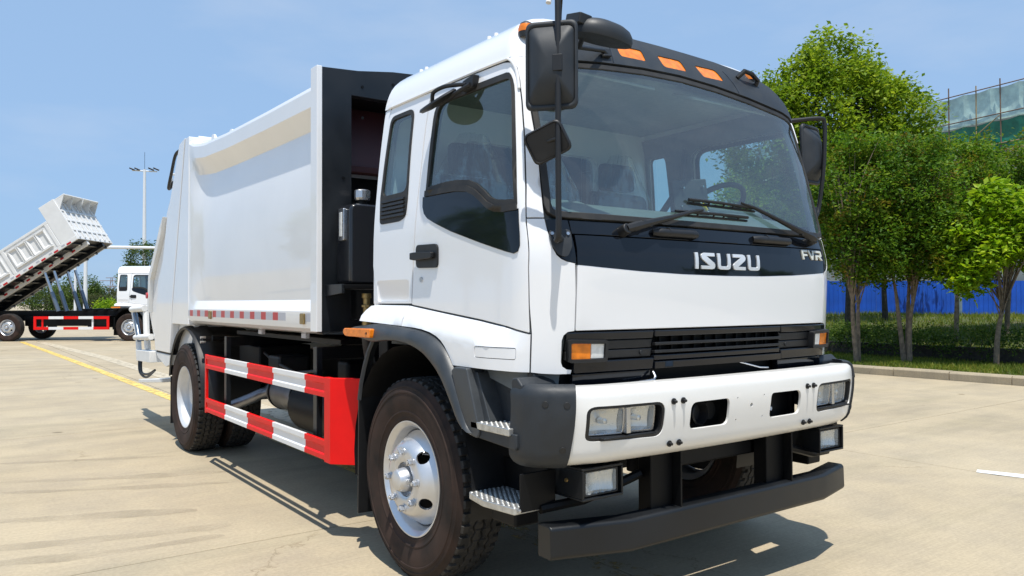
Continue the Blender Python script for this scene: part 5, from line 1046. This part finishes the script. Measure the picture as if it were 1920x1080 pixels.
pv = MB().add([(-900, -600, -0.014), (1500, -600, -0.014), (1500, 2500, -0.014), (-900, 2500, -0.014)], [(0, 1, 2, 3)]).build('pavement', 'concrete', None, fix=False); tag(pv, kind='structure')
xs = [3.8+4*k for k in range(-6, 2)]+[11.24]; ysl = [1.1+5*k for k in range(-3, 8)]
rnd = random.Random(3)
for i in range(len(xs)-1):
    for j in range(len(ysl)-1):
        zt = rnd.uniform(-0.0008, 0.0008); g_ = 0.006
        box('concrete_slab', 'concrete', pv, xs[i]+g_, xs[i+1]-g_, ysl[j]+g_, ysl[j+1]-g_, -0.20, zt, 0.004)
# dark joint filler under the slabs
MB().add([(xs[0], ysl[0], -0.009), (xs[-1], ysl[0], -0.009), (xs[-1], ysl[-1], -0.009), (xs[0], ysl[-1], -0.009)], [(0, 1, 2, 3)]).build('joint_filler', 'concrete_joint', pv, fix=False)
def paint(name, col, cover):
    m = mat(name, col, 0.6); t = m.node_tree; ln = t.links.new; b = t.nodes['Principled BSDF']; o = [n for n in t.nodes if n.type == 'OUTPUT_MATERIAL'][0]
    g = t.nodes.new('ShaderNodeNewGeometry'); n = t.nodes.new('ShaderNodeTexNoise'); n.inputs['Scale'].default_value = 7; n.inputs['Detail'].default_value = 8; n.inputs['Roughness'].default_value = 0.7
    r = t.nodes.new('ShaderNodeValToRGB'); r.color_ramp.elements[0].position = cover-0.05; r.color_ramp.elements[1].position = cover+0.07
    tr = t.nodes.new('ShaderNodeBsdfTransparent'); mx = t.nodes.new('ShaderNodeMixShader'); ln(g.outputs['Position'], n.inputs['Vector']); ln(n.outputs['Fac'], r.inputs[0]); ln(r.outputs[0], mx.inputs[0]); ln(tr.outputs[0], mx.inputs[1]); ln(b.outputs[0], mx.inputs[2]); ln(mx.outputs[0], o.inputs[0])
paint('yellow_paint', (0.70, 0.50, 0.13), 0.42); paint('pale_paint', (0.50, 0.43, 0.31), 0.40); paint('white_paint', (0.75, 0.76, 0.76), 0.34)
def line(nm, m, pts, wd, z=0.004):
    P = []; 
    for x, y in pts: P += [(x-wd/2, y, z), (x+wd/2, y, z)]
    MB().add(P, [(2*i, 2*i+1, 2*i+3, 2*i+2) for i in range(len(pts)-1)]).build(nm, m, pv, fix=False)
paint('tyre_mark', (0.15, 0.135, 0.105), 0.50)
_t = MATS['tyre_mark'].node_tree; _rr = [n for n in _t.nodes if n.type == 'VALTORGB'][0]; _rr.color_ramp.elements[0].position = 0.36; _rr.color_ramp.elements[1].position = 0.70; _rr.color_ramp.elements[0].color = (0.0, 0.0, 0.0, 1); _rr.color_ramp.elements[1].color = (0.24, 0.24, 0.24, 1)
[n for n in _t.nodes if n.type == 'TEX_NOISE'][0].inputs['Scale'].default_value = 3.2
for pts_, wd_ in (([(-2.711, 3.824), (-2.008, 3.479), (-1.137, 3.142)], 0.16), ([(-2.732, 3.412), (-2.001, 3.048), (-1.258, 2.728)], 0.13), ([(-2.946, 2.581), (-2.256, 2.281), (-1.677, 2.027)], 0.15), ([(-2.962, 1.9), (-2.283, 1.691), (-1.6, 1.526)], 0.17), ([(-2.969, 1.592), (-2.382, 1.396), (-1.698, 1.332)], 0.14), ([(-2.667, 4.676), (-1.957, 4.37), (-1.336, 4.112)], 0.12)):
    c_ = catmull([(x, y, 0) for x, y in pts_], 14); P = []
    for i, p in enumerate(c_):
        e_ = math.sin(math.pi*i/(len(c_)-1))**0.4*(1 if i else 1); h_ = wd_*0.5*(0.75+0.5*noise.noise(p*2.1))*max(e_, 0.25); P += [(p.x, p.y+h_*q_*(1+0.35*noise.noise(p*7+Vector((q_, 0, 0)))), 0.003+0.0004*(1-abs(q_))) for q_ in (-1.3, -0.5, 0.5, 1.3)]
    MB().add(P, [(4*i+j, 4*i+j+4, 4*i+j+5, 4*i+j+1) for i in range(len(c_)-1) for j in range(3)]).build('tyre_mark', 'tyre_mark', pv, fix=False)
paint('yellow_worn', (0.55, 0.36, 0.08), 0.56)
line('painted_line', 'yellow_worn', [(-0.16, -3.0), (-0.20, -0.3), (-0.235, 2.0)], 0.2)
line('painted_line', 'yellow_paint', [(-0.235, 2.01), (-0.33, 8.5), (-0.38, 12), (-0.52, 20), (-0.72, 30)], 0.17)
line('painted_line', 'pale_paint', [(0.36, 5), (0.38, 12), (0.30, 19), (-0.18, 29)], 0.30)
MB().add([(3.88, -0.58, 0.004), (3.77, -0.62, 0.004), (3.845, -0.95, 0.004), (4.2, -2.2, 0.004), (4.33, -2.15, 0.004), (3.99, -0.9, 0.004)], [(0, 1, 2, 3, 4, 5)]).build('painted_line', 'white_paint', pv, fix=False)
# ---- kerb and verge
kb = empty('kerb', (0, 0, 0)); tag(kb, kind='structure')
ms_ = None
for k in range(44):
    y = -9.0+k*1.0; dz = rnd.uniform(-0.006, 0.006); dx = rnd.uniform(-0.008, 0.008)
    MB().prism([(11.25+dx, -0.05), (11.25+dx, 0.12+dz), (11.28+dx, 0.15+dz), (11.43, 0.155+dz), (11.43, -0.05)], XZ, y+0.005, y+0.995).build('kerb_stone', 'kerb_stone', kb, bevel=0.008)
def soil():
    m = mat('verge_ground', (0.060, 0.085, 0.018), 0.95, col2=(0.085, 0.070, 0.035), scale=2.5, lo=0.35, hi=0.55)
soil()
P = []; nx, ny = 30, 60
def verge_z(x, y): return 0.13+0.74*min(max((x-14.8)/9, 0), 1)+0.03*noise.noise(Vector((x*0.5, y*0.5, 0)))
for i in range(nx+1):
    for j in range(ny+1):
        x = 11.42+(i/nx)**1.6*70; y = -30+j*110/ny; P.append((x, y, verge_z(x, y)))
MB().add(P, [(i*(ny+1)+j, (i+1)*(ny+1)+j, (i+1)*(ny+1)+j+1, i*(ny+1)+j+1) for i in range(nx) for j in range(ny)]).build('verge', 'verge_ground', None, fix=False)['kind'] = 'structure'
# ---- foliage
def leafmat(name, c0, c1, c2, trans=0.35):
    m = bpy.data.materials.new(name); m.use_nodes = True; t = m.node_tree; t.nodes.clear(); ln = t.links.new
    o = t.nodes.new('ShaderNodeOutputMaterial'); g = t.nodes.new('ShaderNodeNewGeometry'); r = t.nodes.new('ShaderNodeValToRGB'); e = r.color_ramp.elements
    e[0].color = (*c0, 1); e[1].color = (*c2, 1); q = e.new(0.55); q.color = (*c1, 1); ln(g.outputs['Random Per Island'], r.inputs[0])
    b = t.nodes.new('ShaderNodeBsdfPrincipled'); b.inputs['Roughness'].default_value = 0.55; b.inputs['Specular IOR Level'].default_value = 0.3; tl = t.nodes.new('ShaderNodeBsdfTranslucent'); mx = t.nodes.new('ShaderNodeMixShader'); mx.inputs[0].default_value = trans
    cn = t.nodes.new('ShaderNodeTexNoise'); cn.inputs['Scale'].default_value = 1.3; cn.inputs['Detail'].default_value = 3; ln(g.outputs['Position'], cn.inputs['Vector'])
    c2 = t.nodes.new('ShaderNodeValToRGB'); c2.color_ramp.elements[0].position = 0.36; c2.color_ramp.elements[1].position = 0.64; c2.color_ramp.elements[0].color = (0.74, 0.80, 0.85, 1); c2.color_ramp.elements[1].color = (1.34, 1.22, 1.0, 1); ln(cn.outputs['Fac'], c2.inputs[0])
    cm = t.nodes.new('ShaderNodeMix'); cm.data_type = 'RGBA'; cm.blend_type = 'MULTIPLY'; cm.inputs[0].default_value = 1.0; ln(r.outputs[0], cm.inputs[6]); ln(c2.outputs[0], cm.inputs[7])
    ln(cm.outputs[2], b.inputs['Base Color']); ln(cm.outputs[2], tl.inputs[0]); ln(b.outputs[0], mx.inputs[1]); ln(tl.outputs[0], mx.inputs[2]); ln(mx.outputs[0], o.inputs[0])
    MATS[name] = m
leafmat('leaf_camphor', (0.110, 0.200, 0.010), (0.215, 0.335, 0.016), (0.340, 0.430, 0.030), 0.48)
leafmat('leaf_myrtle', (0.054, 0.138, 0.009), (0.105, 0.220, 0.014), (0.195, 0.285, 0.020), 0.48)
leafmat('leaf_red', (0.130, 0.170, 0.012), (0.190, 0.200, 0.018), (0.210, 0.125, 0.020), 0.45)
leafmat('leaf_bright', (0.120, 0.250, 0.007), (0.240, 0.410, 0.011), (0.380, 0.500, 0.022), 0.48)
leafmat('leaf_hedge', (0.040, 0.095, 0.012), (0.075, 0.150, 0.018), (0.150, 0.210, 0.028), 0.42)
leafmat('leaf_far', (0.045, 0.090, 0.020), (0.075, 0.130, 0.025), (0.120, 0.170, 0.035))
leafmat('leaf_far_dark', (0.035, 0.060, 0.018), (0.060, 0.080, 0.024), (0.085, 0.085, 0.035))
leafmat('grass_blade', (0.090, 0.150, 0.014), (0.170, 0.230, 0.024), (0.290, 0.270, 0.055), 0.45)
mat('bark', (0.24, 0.185, 0.13), 0.9, col2=(0.13, 0.10, 0.07), scale=14, bump=0.6, bscale=30)
mat('bark_dark', (0.060, 0.052, 0.042), 0.9, col2=(0.03, 0.027, 0.022), scale=14, bump=0.6, bscale=30)
mat('whitewash', (0.70, 0.70, 0.66), 0.9, var=0.15, scale=10)
def leaves(V, F, c, n, rad, size, rng, up=0.35, droop=0.0, flat=1.0):
    for _ in range(n):
        while True:
            d = Vector((rng.uniform(-1, 1), rng.uniform(-1, 1), rng.uniform(-1, 1)))
            if d.length < 1: break
        p = c+Vector((d.x*rad, d.y*rad, d.z*rad*flat))
        a = Vector((rng.gauss(0, 1), rng.gauss(0, 1), rng.gauss(0, 0.6)-droop)).normalized()
        nrm = Vector((rng.gauss(0, 1), rng.gauss(0, 1), rng.gauss(0, 1)+up*2)).normalized(); b = nrm.cross(a)
        if b.length < 1e-3: continue
        b.normalize(); s = size*rng.uniform(0.45, 1.4); k = len(V); w_ = s*0.26; fold = nrm*s*0.08
        V += [p, p+a*s*0.45+b*w_+fold, p+a*s, p+a*s*0.45-b*w_+fold]; F.append((k, k+1, k+2, k+3))
def tree(name, label, base, blobs, nclus, per, lsize, lm, trunk_r, barkm, seed, group=None, stems=1, clr=0.28, lean=(0, 0), lm2=None, frac2=0.0, white=False, gap=0.0, up=0.7, shell=0.55):
    rng = random.Random(seed); base = Vector(base); root = empty(name, base, 0, label, 'tree', group)
    V, F = [], []; V2, F2 = [], []; tips = []
    wsum = sum(b[3]*b[4]*b[5] for b in blobs)
    for (bx_, by_, bz_, rx, ry, rz) in blobs:
        n = int(nclus*rx*ry*rz/wsum)
        for _ in range(n):
            for _try in range(20):
                d = Vector((rng.gauss(0, 1), rng.gauss(0, 1), rng.gauss(0, 1))).normalized()
                q = rng.uniform(shell, 1.0)**0.6*(0.86+0.3*noise.noise(d*2.3+Vector((seed, bx_, bz_))))
                c = Vector((bx_+d.x*rx*q, by_+d.y*ry*q, bz_+d.z*rz*q))
                if noise.noise(c*1.1+Vector((seed*3.1, 0, 0))) > -0.22+gap: break
            if rng.random() < 0.12: tips.append(c)
            r_ = clr*rng.uniform(0.6, 1.3)
            if rng.random() < frac2: leaves(V2, F2, c, per, r_*0.8, lsize*0.9, rng, up)
            else: leaves(V, F, c, per, r_, lsize, rng, up)
    zc = min(b[2]-b[5]*0.6 for b in blobs)
    m = MB(); forks = []
    for s_ in range(stems):
        a = 2*math.pi*s_/max(stems, 1)+rng.random(); off = Vector((math.cos(a), math.sin(a), 0))*(0.12 if stems > 1 else 0)
        top = Vector((blobs[0][0]*0.6+lean[0]+off.x*6, blobs[0][1]*0.6+lean[1]+off.y*6, blobs[0][2]+blobs[0][5]*0.35))
        st_ = [Vector((0, 0, -0.1))+off*0.4, Vector((lean[0]*0.15+off.x, lean[1]*0.15+off.y, zc*0.45)), Vector((lean[0]*0.6+off.x*2.2, lean[1]*0.6+off.y*2.2, zc*0.95)), top]
        st_[1] += Vector((rng.uniform(-0.06, 0.06), rng.uniform(-0.06, 0.06), 0))
        pts = catmull(st_, 6); rr = trunk_r/(1.0 if stems == 1 else 1.3)
        m.tube(pts, [rr*(1-0.85*i/(len(pts)-1)) for i in range(len(pts))], 8); forks.append(pts)
    for tp in tips[:46]:
        pts = min(forks, key=lambda f: (f[len(f)//2]-tp).length); i = min(len(pts)-2, max(6, int(len(pts)*rng.uniform(0.42, 0.85)))); p0 = pts[i]
        if tp.z < p0.z-0.6: i = 7; p0 = pts[i]
        mid = p0.lerp(tp, 0.5)+Vector((0, 0, 0.12*(tp-p0).length)); m.tube(catmull([p0, mid, tp], 4), [trunk_r*0.22*(1-0.10*k) for k in range(9)], 5)
    tk = m.build('trunk', barkm, root)
    if white: MB().tube([p*1.0 for p in catmull([Vector((0, 0, -0.1)), Vector((lean[0]*0.05, 0, 0.55)), Vector((lean[0]*0.12, 0, 1.1))], 4)], trunk_r*1.06, 10).build('whitewash_band', 'whitewash', root)
    cr = MB().add(V, F).build('crown', lm, root, ang=0, fix=False); cr['kind'] = 'stuff'
    if V2: MB().add(V2, F2).build('young_leaves', lm2, root, ang=0, fix=False)['kind'] = 'stuff'
    return root
def gp(px, D):
    p = at(px, 568, D); return Vector((p.x, p.y, verge_z(p.x, p.y) if p.x > 11.4 else 0))
GR = 'trees on the verge behind the kerb'
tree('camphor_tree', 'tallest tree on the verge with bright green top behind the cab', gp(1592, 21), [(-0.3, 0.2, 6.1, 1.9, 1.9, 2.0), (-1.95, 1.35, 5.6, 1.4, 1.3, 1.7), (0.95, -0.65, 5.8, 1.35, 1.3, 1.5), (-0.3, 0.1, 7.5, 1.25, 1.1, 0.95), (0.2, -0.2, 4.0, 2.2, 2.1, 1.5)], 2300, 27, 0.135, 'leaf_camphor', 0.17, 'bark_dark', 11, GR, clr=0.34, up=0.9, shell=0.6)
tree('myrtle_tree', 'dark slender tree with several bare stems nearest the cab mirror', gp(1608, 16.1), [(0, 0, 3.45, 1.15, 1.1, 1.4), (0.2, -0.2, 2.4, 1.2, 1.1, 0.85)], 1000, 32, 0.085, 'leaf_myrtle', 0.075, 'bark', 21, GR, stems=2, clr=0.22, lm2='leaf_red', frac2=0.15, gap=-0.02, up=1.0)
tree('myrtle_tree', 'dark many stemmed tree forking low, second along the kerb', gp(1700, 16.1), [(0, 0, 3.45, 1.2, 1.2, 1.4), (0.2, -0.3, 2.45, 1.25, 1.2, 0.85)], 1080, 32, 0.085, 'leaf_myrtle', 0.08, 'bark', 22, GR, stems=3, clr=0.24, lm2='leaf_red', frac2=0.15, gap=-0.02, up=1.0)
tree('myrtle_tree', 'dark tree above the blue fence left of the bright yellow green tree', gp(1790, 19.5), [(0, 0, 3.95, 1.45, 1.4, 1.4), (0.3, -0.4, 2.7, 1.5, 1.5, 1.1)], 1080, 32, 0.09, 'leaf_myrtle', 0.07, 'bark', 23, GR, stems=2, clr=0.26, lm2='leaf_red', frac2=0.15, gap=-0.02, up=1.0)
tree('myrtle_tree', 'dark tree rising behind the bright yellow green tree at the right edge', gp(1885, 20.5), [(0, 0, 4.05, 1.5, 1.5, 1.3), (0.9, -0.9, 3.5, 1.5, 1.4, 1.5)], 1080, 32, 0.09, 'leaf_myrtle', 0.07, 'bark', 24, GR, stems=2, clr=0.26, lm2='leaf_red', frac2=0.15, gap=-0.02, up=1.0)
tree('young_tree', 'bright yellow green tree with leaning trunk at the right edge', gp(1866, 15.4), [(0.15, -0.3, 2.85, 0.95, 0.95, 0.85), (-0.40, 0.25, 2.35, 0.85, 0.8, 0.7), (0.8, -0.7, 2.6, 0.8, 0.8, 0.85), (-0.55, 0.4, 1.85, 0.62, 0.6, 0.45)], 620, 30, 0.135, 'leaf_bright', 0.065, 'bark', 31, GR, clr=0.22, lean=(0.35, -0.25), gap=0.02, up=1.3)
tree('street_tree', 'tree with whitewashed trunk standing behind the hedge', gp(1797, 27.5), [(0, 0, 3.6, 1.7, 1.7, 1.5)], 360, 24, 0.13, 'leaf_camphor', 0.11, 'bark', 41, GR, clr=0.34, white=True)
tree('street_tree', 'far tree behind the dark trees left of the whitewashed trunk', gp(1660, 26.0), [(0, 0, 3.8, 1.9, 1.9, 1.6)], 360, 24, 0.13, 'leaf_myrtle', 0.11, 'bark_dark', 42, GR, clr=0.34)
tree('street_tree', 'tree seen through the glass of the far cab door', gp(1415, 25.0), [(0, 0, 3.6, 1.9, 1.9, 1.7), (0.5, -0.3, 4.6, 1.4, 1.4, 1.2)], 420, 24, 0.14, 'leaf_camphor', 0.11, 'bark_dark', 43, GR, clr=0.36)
# hedge
rng = random.Random(5); V, F = [], []
h0 = Vector((13.95, -3, 0))
for k in range(3300):
    y = rng.uniform(-3, 26); e = rng.random(); x = 14.35+0.25*noise.noise(Vector((y*0.3, 0, 0)))
    a = rng.uniform(0, math.pi); rx = 0.50+0.1*noise.noise(Vector((y*0.9, 3, 0))); top = 0.66+0.10*noise.noise(Vector((y*0.7, 7, 0)))
    c = Vector((x-rx*abs(math.cos(a))*(1 if rng.random() < 0.75 else -1), y, 0.20+top*(math.sin(a)**0.5)*rng.uniform(0.6, 1.0)))
    leaves(V, F, c, 17, 0.13, 0.062, rng, 0.9)
hg = empty('hedge', (14.3, 5, 0.13), 0, 'low dark clipped hedge running along the verge behind the kerb', 'hedge')
def loc(V, o): return [v-o for v in V]
MB().add(loc(V, Vector((14.3, 5, 0.13))), F).build('foliage', 'leaf_hedge', hg, ang=0, fix=False)['kind'] = 'stuff'
m = MB()
for k in range(86): m.tube([(rng.uniform(-0.2, 0.2), -8+k*0.335, -0.05), (rng.uniform(-0.3, 0.3), -8+k*0.335+rng.uniform(-0.2, 0.2), 0.55)], [0.02, 0.006], 5)
m.build('stems', 'bark_dark', hg)['kind'] = 'stuff'
MB().box(-0.14, 0.14, -8, 21, 0.0, 0.30).build('inner_twigs', 'bark_dark', hg)
# grass
V, F = [], []
def blades(n, x0, x1, y0, y1, h, rng):
    for _ in range(n):
        x, y = rng.uniform(x0, x1), rng.uniform(y0, y1); z = verge_z(x, y); a = rng.uniform(0, math.pi); s = h*rng.uniform(0.5, 1.3); w_ = 0.010+0.006*rng.random()
        dx, dy = math.cos(a)*w_, math.sin(a)*w_; lx, ly = rng.gauss(0, 0.4)*s, rng.gauss(0, 0.4)*s; k = len(V)
        V.extend([(x-dx, y-dy, z-0.01), (x+dx, y+dy, z-0.01), (x+lx, y+ly, z+s)]); F.append((k, k+1, k+2))
blades(26000, 11.44, 14.2, -2.5, 12, 0.075, rng); blades(30000, 15.2, 26, -4, 20, 0.15, rng)
MB().add(V, F).build('grass', 'grass_blade', None, ang=0, fix=False); go = bpy.data.objects['grass']; tag(go, 'rough green grass growing on the verge round the hedge', 'grass', kind='stuff')
# ---- blue fence
mat('fence_blue', (0.008, 0.095, 0.56), 0.45, var=0.25, scale=1.5, coat=0.1)
f0 = at(960, 568, 30.0); fd = Vector((_r.x, _r.y, 0)).normalized()
fn_ = empty('blue_fence', (f0.x-fd.x*4, f0.y-fd.y*4, 0.33), math.atan2(fd.y, fd.x), 'bright blue corrugated metal fence behind the trees and hedge', 'fence')
pm = MB(); prof = []
for k in range(5): prof += [(0.18*k, 0.0), (0.18*k+0.10, 0.0), (0.18*k+0.115, 0.016), (0.18*k+0.165, 0.016)]
prof.append((0.9, 0.0)); P = [(x, y, z) for x, y in prof for z in (0.0, 1.82)]
fme = MB().add(P, [(2*i, 2*i+2, 2*i+3, 2*i+1) for i in range(len(prof)-1)]).mesh('fence_panel', False); fme.materials.append(MATS['fence_blue'])
for k in range(34):
    o = put('fence_panel', fme, None, fn_, ang=20); o.location = (k*0.902, 0.002*(k % 2), rnd.uniform(-0.015, 0.015))
for k in range(0, 35, 3): box('fence_post', 'fence_blue', fn_, k*0.902-0.03, k*0.902+0.03, 0.06, 0.12, 0, 1.86, 0)
box('fence_rail', 'fence_blue', fn_, 0, 30.6, 0.04, 0.07, 1.60, 1.66, 0)
# ---- building behind scaffold netting
mat('render_wall', (0.42, 0.42, 0.40), 0.9, var=0.2, scale=0.6)
def net(name, col, alpha):
    m = mat(name, col, 0.95, var=0.3, scale=2.3, bump=1.0, bscale=5, spec=0.1); t = m.node_tree; b = t.nodes['Principled BSDF']; b.inputs['Alpha'].default_value = alpha
net('net_pale', (0.50, 0.68, 0.60), 0.84); net('net_green', (0.02, 0.22, 0.15), 0.88)
mat('bamboo', (0.42, 0.30, 0.15), 0.6, var=0.3, scale=3); mat('pole_rust', (0.20, 0.12, 0.08), 0.6, var=0.3, scale=3)
A_pt = at(1735, 190, 60); B_pt = at(1920, 148, 53.3); sdv = Vector((B_pt.x-A_pt.x, B_pt.y-A_pt.y, 0)).normalized(); ztop = 16.5
so = Vector((A_pt.x, A_pt.y, 0))-sdv*22; sb = empty('scaffolded_building', so, math.atan2(sdv.y, sdv.x), 'building wrapped in pale and green netting with scaffold poles', 'building')
inn = 1 if Vector((-sdv.y, sdv.x, 0)).dot(_f) > 0 else -1
SLs = 50.0
box('wall', 'render_wall', sb, -1, SLs, *sorted((inn*1.6, inn*12)), 0, 14.6, 0)
for r_ in range(4):
    for c_ in range(12):
        wx = 1.2+4.0*c_; box('window', 'gloss_black', sb, wx, wx+1.8, *sorted((inn*1.57, inn*1.7)), 1.2+3.4*r_, 2.9+3.4*r_, 0)
for k in range(26):
    x = 2*k+rnd.uniform(-0.15, 0.15); nn = 8
    def netpanel(nm, m, z0, z1, sag):
        P = []
        for i in range(nn+1):
            for j in range(nn+1):
                a, b = i/nn, j/nn; P.append((2*k-1+2*a, inn*(0.10+sag*math.sin(math.pi*a)*math.sin(math.pi*b)+0.05*noise.noise(Vector((2*k+2*a, b*3, z0)))), z0+(z1-z0)*b-0.12*math.sin(math.pi*a)*b))
        MB().add(P, [(i*(nn+1)+j, (i+1)*(nn+1)+j, (i+1)*(nn+1)+j+1, i*(nn+1)+j+1) for i in range(nn) for j in range(nn)]).build(nm, m, sb, fix=False)
    netpanel('pale_net', 'net_pale', ztop-2.35, ztop, 0.18); netpanel('green_net', 'net_green', ztop-4.4, ztop-2.36, 0.15)
    MB().cyl((x, -inn*0.03, 0), (x+rnd.uniform(-0.1, 0.1), -inn*0.03, ztop+rnd.uniform(0.4, 1.2)), 0.045, n=6).build('standard', 'bamboo' if k % 2 else 'pole_rust', sb)
for z in (ztop, ztop-2.0, ztop-4.1, ztop-4.6, ztop-6.5): MB().cyl((-1, -inn*0.09, z), (SLs, -inn*0.09, z+0.05), 0.04, n=6).build('ledger', 'pole_rust' if z > ztop-3 else 'bamboo', sb)
for k in range(0, 24, 4): MB().cyl((2*k, -inn*0.14, ztop-4.6), (2*k+3.8, -inn*0.14, ztop-2.1), 0.035, n=6).build('brace', 'bamboo', sb)
# ---- left background: mast, poles, pylon, trees
mat('pole_white', (0.72, 0.74, 0.76), 0.5)
mb_ = at(270, 568, 85); ms = empty('floodlight_mast', (mb_.x, mb_.y, 0), R_(-36), 'tall white floodlight mast with lamp heads above the dump truck', 'light pole')
MB().tube([(0, 0, 0), (0, 0, 8), (0, 0, 16.0)], [0.26, 0.20, 0.14], 12).build('pole', 'pole_white', ms)
MB().cyl((-1.35, 0, 15.9), (1.35, 0, 15.75), 0.07, n=8).build('crossarm', 'pole_white', ms); MB().cyl((0, 0, 16.0), (0, 0, 17.9), 0.02, n=6).build('lightning_rod', 'chassis', ms)
for x in (-1.3, -0.75, 0.75, 1.3): MB().box(-0.27, 0.27, -0.22, 0.22, -0.06, 0.09, Matrix.Translation((x, -0.1, 16.0)) @ Matrix.Rotation(R_(25), 4, 'Y' if x < 0 else 'Y')).build('lamp_head', 'black_paint', ms, bevel=0.03)
ap = at(160, 568, 48); ar = empty('gantry_pole', (ap.x, ap.y, 0), R_(-36), 'white pole with a long horizontal arm behind the tipped bed', 'pole')
MB().tube([(0, 0, 0), (0, 0, 5.2)], [0.13, 0.10], 12).build('pole', 'pole_white', ar); MB().tube([(-0.1, 0, 4.86), (2.5, 0, 4.83), (6.5, 0, 4.76)], [0.11, 0.10, 0.07], 10).build('arm', 'pole_white', ar)
ap = at(141, 568, 60); p2_ = empty('thin_pole', (ap.x, ap.y, 0), 0, 'thin white pole left of the gantry pole under the tipped bed', 'pole'); MB().tube([(0, 0, 0), (0, 0, 5)], [0.11, 0.08], 10).build('pole', 'pole_white', p2_); MB().cyl((0, 0, 0), (0, 0, 0.08), 0.22, n=10).build('base', 'pole_white', p2_)
ap = at(209, 568, 190); py = empty('power_pylon', (ap.x, ap.y, 0), R_(-36), 'thin distant power pylon between the tipped bed and white cab', 'pylon')
m = MB()
for s in (-1, 1): m.cyl((s*0.9, 0, 0), (s*0.15, 0, 7.6), 0.10, 0.06, 5)
for k in range(6): m.cyl((-0.9+0.12*k, 0, 1.2*k), (0.9-0.12*(k+1), 0, 1.2*(k+1)), 0.05, 0.05, 4)
m.build('lattice', 'pole_rust', py); m = MB()
for z, w_ in ((5.4, 2.2), (6.8, 3.0), (7.5, 1.4)): m.cyl((-w_, 0, z), (w_, 0, z), 0.07, n=5)
m.build('crossarms', 'pole_rust', py)
GL = 'trees beyond the dump truck'
def gl(px, D): p = at(px, 568, D); return (p.x, p.y, 0)
tree('far_tree', 'green tree top showing above the dump truck cab', gl(268, 58), [(0, 0, 4.7, 1.3, 1.3, 1.6), (-0.5, 0.3, 3.2, 1.4, 1.4, 1.2)], 300, 22, 0.16, 'leaf_far', 0.12, 'bark_dark', 51, GL, clr=0.35, gap=0.05)
tree('far_tree', 'green tree left of the white cab under the tipped bed', gl(150, 66), [(0, 0, 2.3, 2.4, 2.0, 1.4), (0.6, -0.5, 1.5, 2.3, 2, 1.2)], 380, 22, 0.18, 'leaf_far', 0.12, 'bark_dark', 52, GL, clr=0.45)
tree('far_tree', 'brownish low tree behind the lifting cylinders', gl(180, 62), [(0, 0, 1.2, 1.6, 1.6, 0.9)], 200, 22, 0.16, 'leaf_far_dark', 0.1, 'bark_dark', 53, GL, clr=0.4)
tree('far_bush', 'bright green bush beside the white cab of the dump truck', gl(207, 47), [(0, 0, 0.9, 0.95, 0.95, 0.75)], 180, 22, 0.12, 'leaf_bright', 0.05, 'bark_dark', 54, GL, clr=0.25)
tree('far_tree', 'green tree seen low behind the dump truck rear wheels', gl(95, 70), [(0, 0, 1.8, 2.6, 2, 1.5)], 300, 22, 0.18, 'leaf_far', 0.12, 'bark_dark', 55, GL, clr=0.45)
for k in range(7):
    tree('horizon_tree', ['leftmost distant tree on the horizon', 'distant tree behind the rear wheels of the dump truck', 'distant tree behind the red and white guard of the dump truck', 'distant tree below the tipped bed', 'distant tree beside the white dump truck cab', 'distant tree behind the dump truck cab', 'rightmost distant tree hidden behind the compactor body'][k], gl(-60+60*k, 140+8*(k % 3)), [(0, 0, 2.4, 4.5, 4, 2.0)], 110, 20, 0.40, 'leaf_far_dark', 0.15, 'bark_dark', 60+k, 'row of distant trees on the horizon', clr=0.9)
# trees to the side of the yard that show as reflections in the door glass and nose
for k, (x, y, h, r) in enumerate(((-17, 24, 7.4, 2.3), (-25, 33, 9.0, 3.0), (-12.5, 28, 6.2, 1.9), (22, -20, 5.2, 2.0), (27, -17, 4.4, 1.8))):
    tree('yard_tree', ['tree mirrored in the dark lower door glass', 'largest tree mirrored behind the others in the door glass', 'smallest tree mirrored in the rear quarter window', 'tree mirrored in the black nose panel beside the letters', 'smaller tree mirrored at the corner of the black nose panel'][k], (x, y, 0), [(0, 0, h*0.62, r, r, h*0.36)], 260, 20, 0.2, 'leaf_myrtle', 0.14, 'bark_dark', 70+k, 'trees across the yard seen as reflections' if k < 3 else 'trees mirrored in the nose panel', clr=0.45)
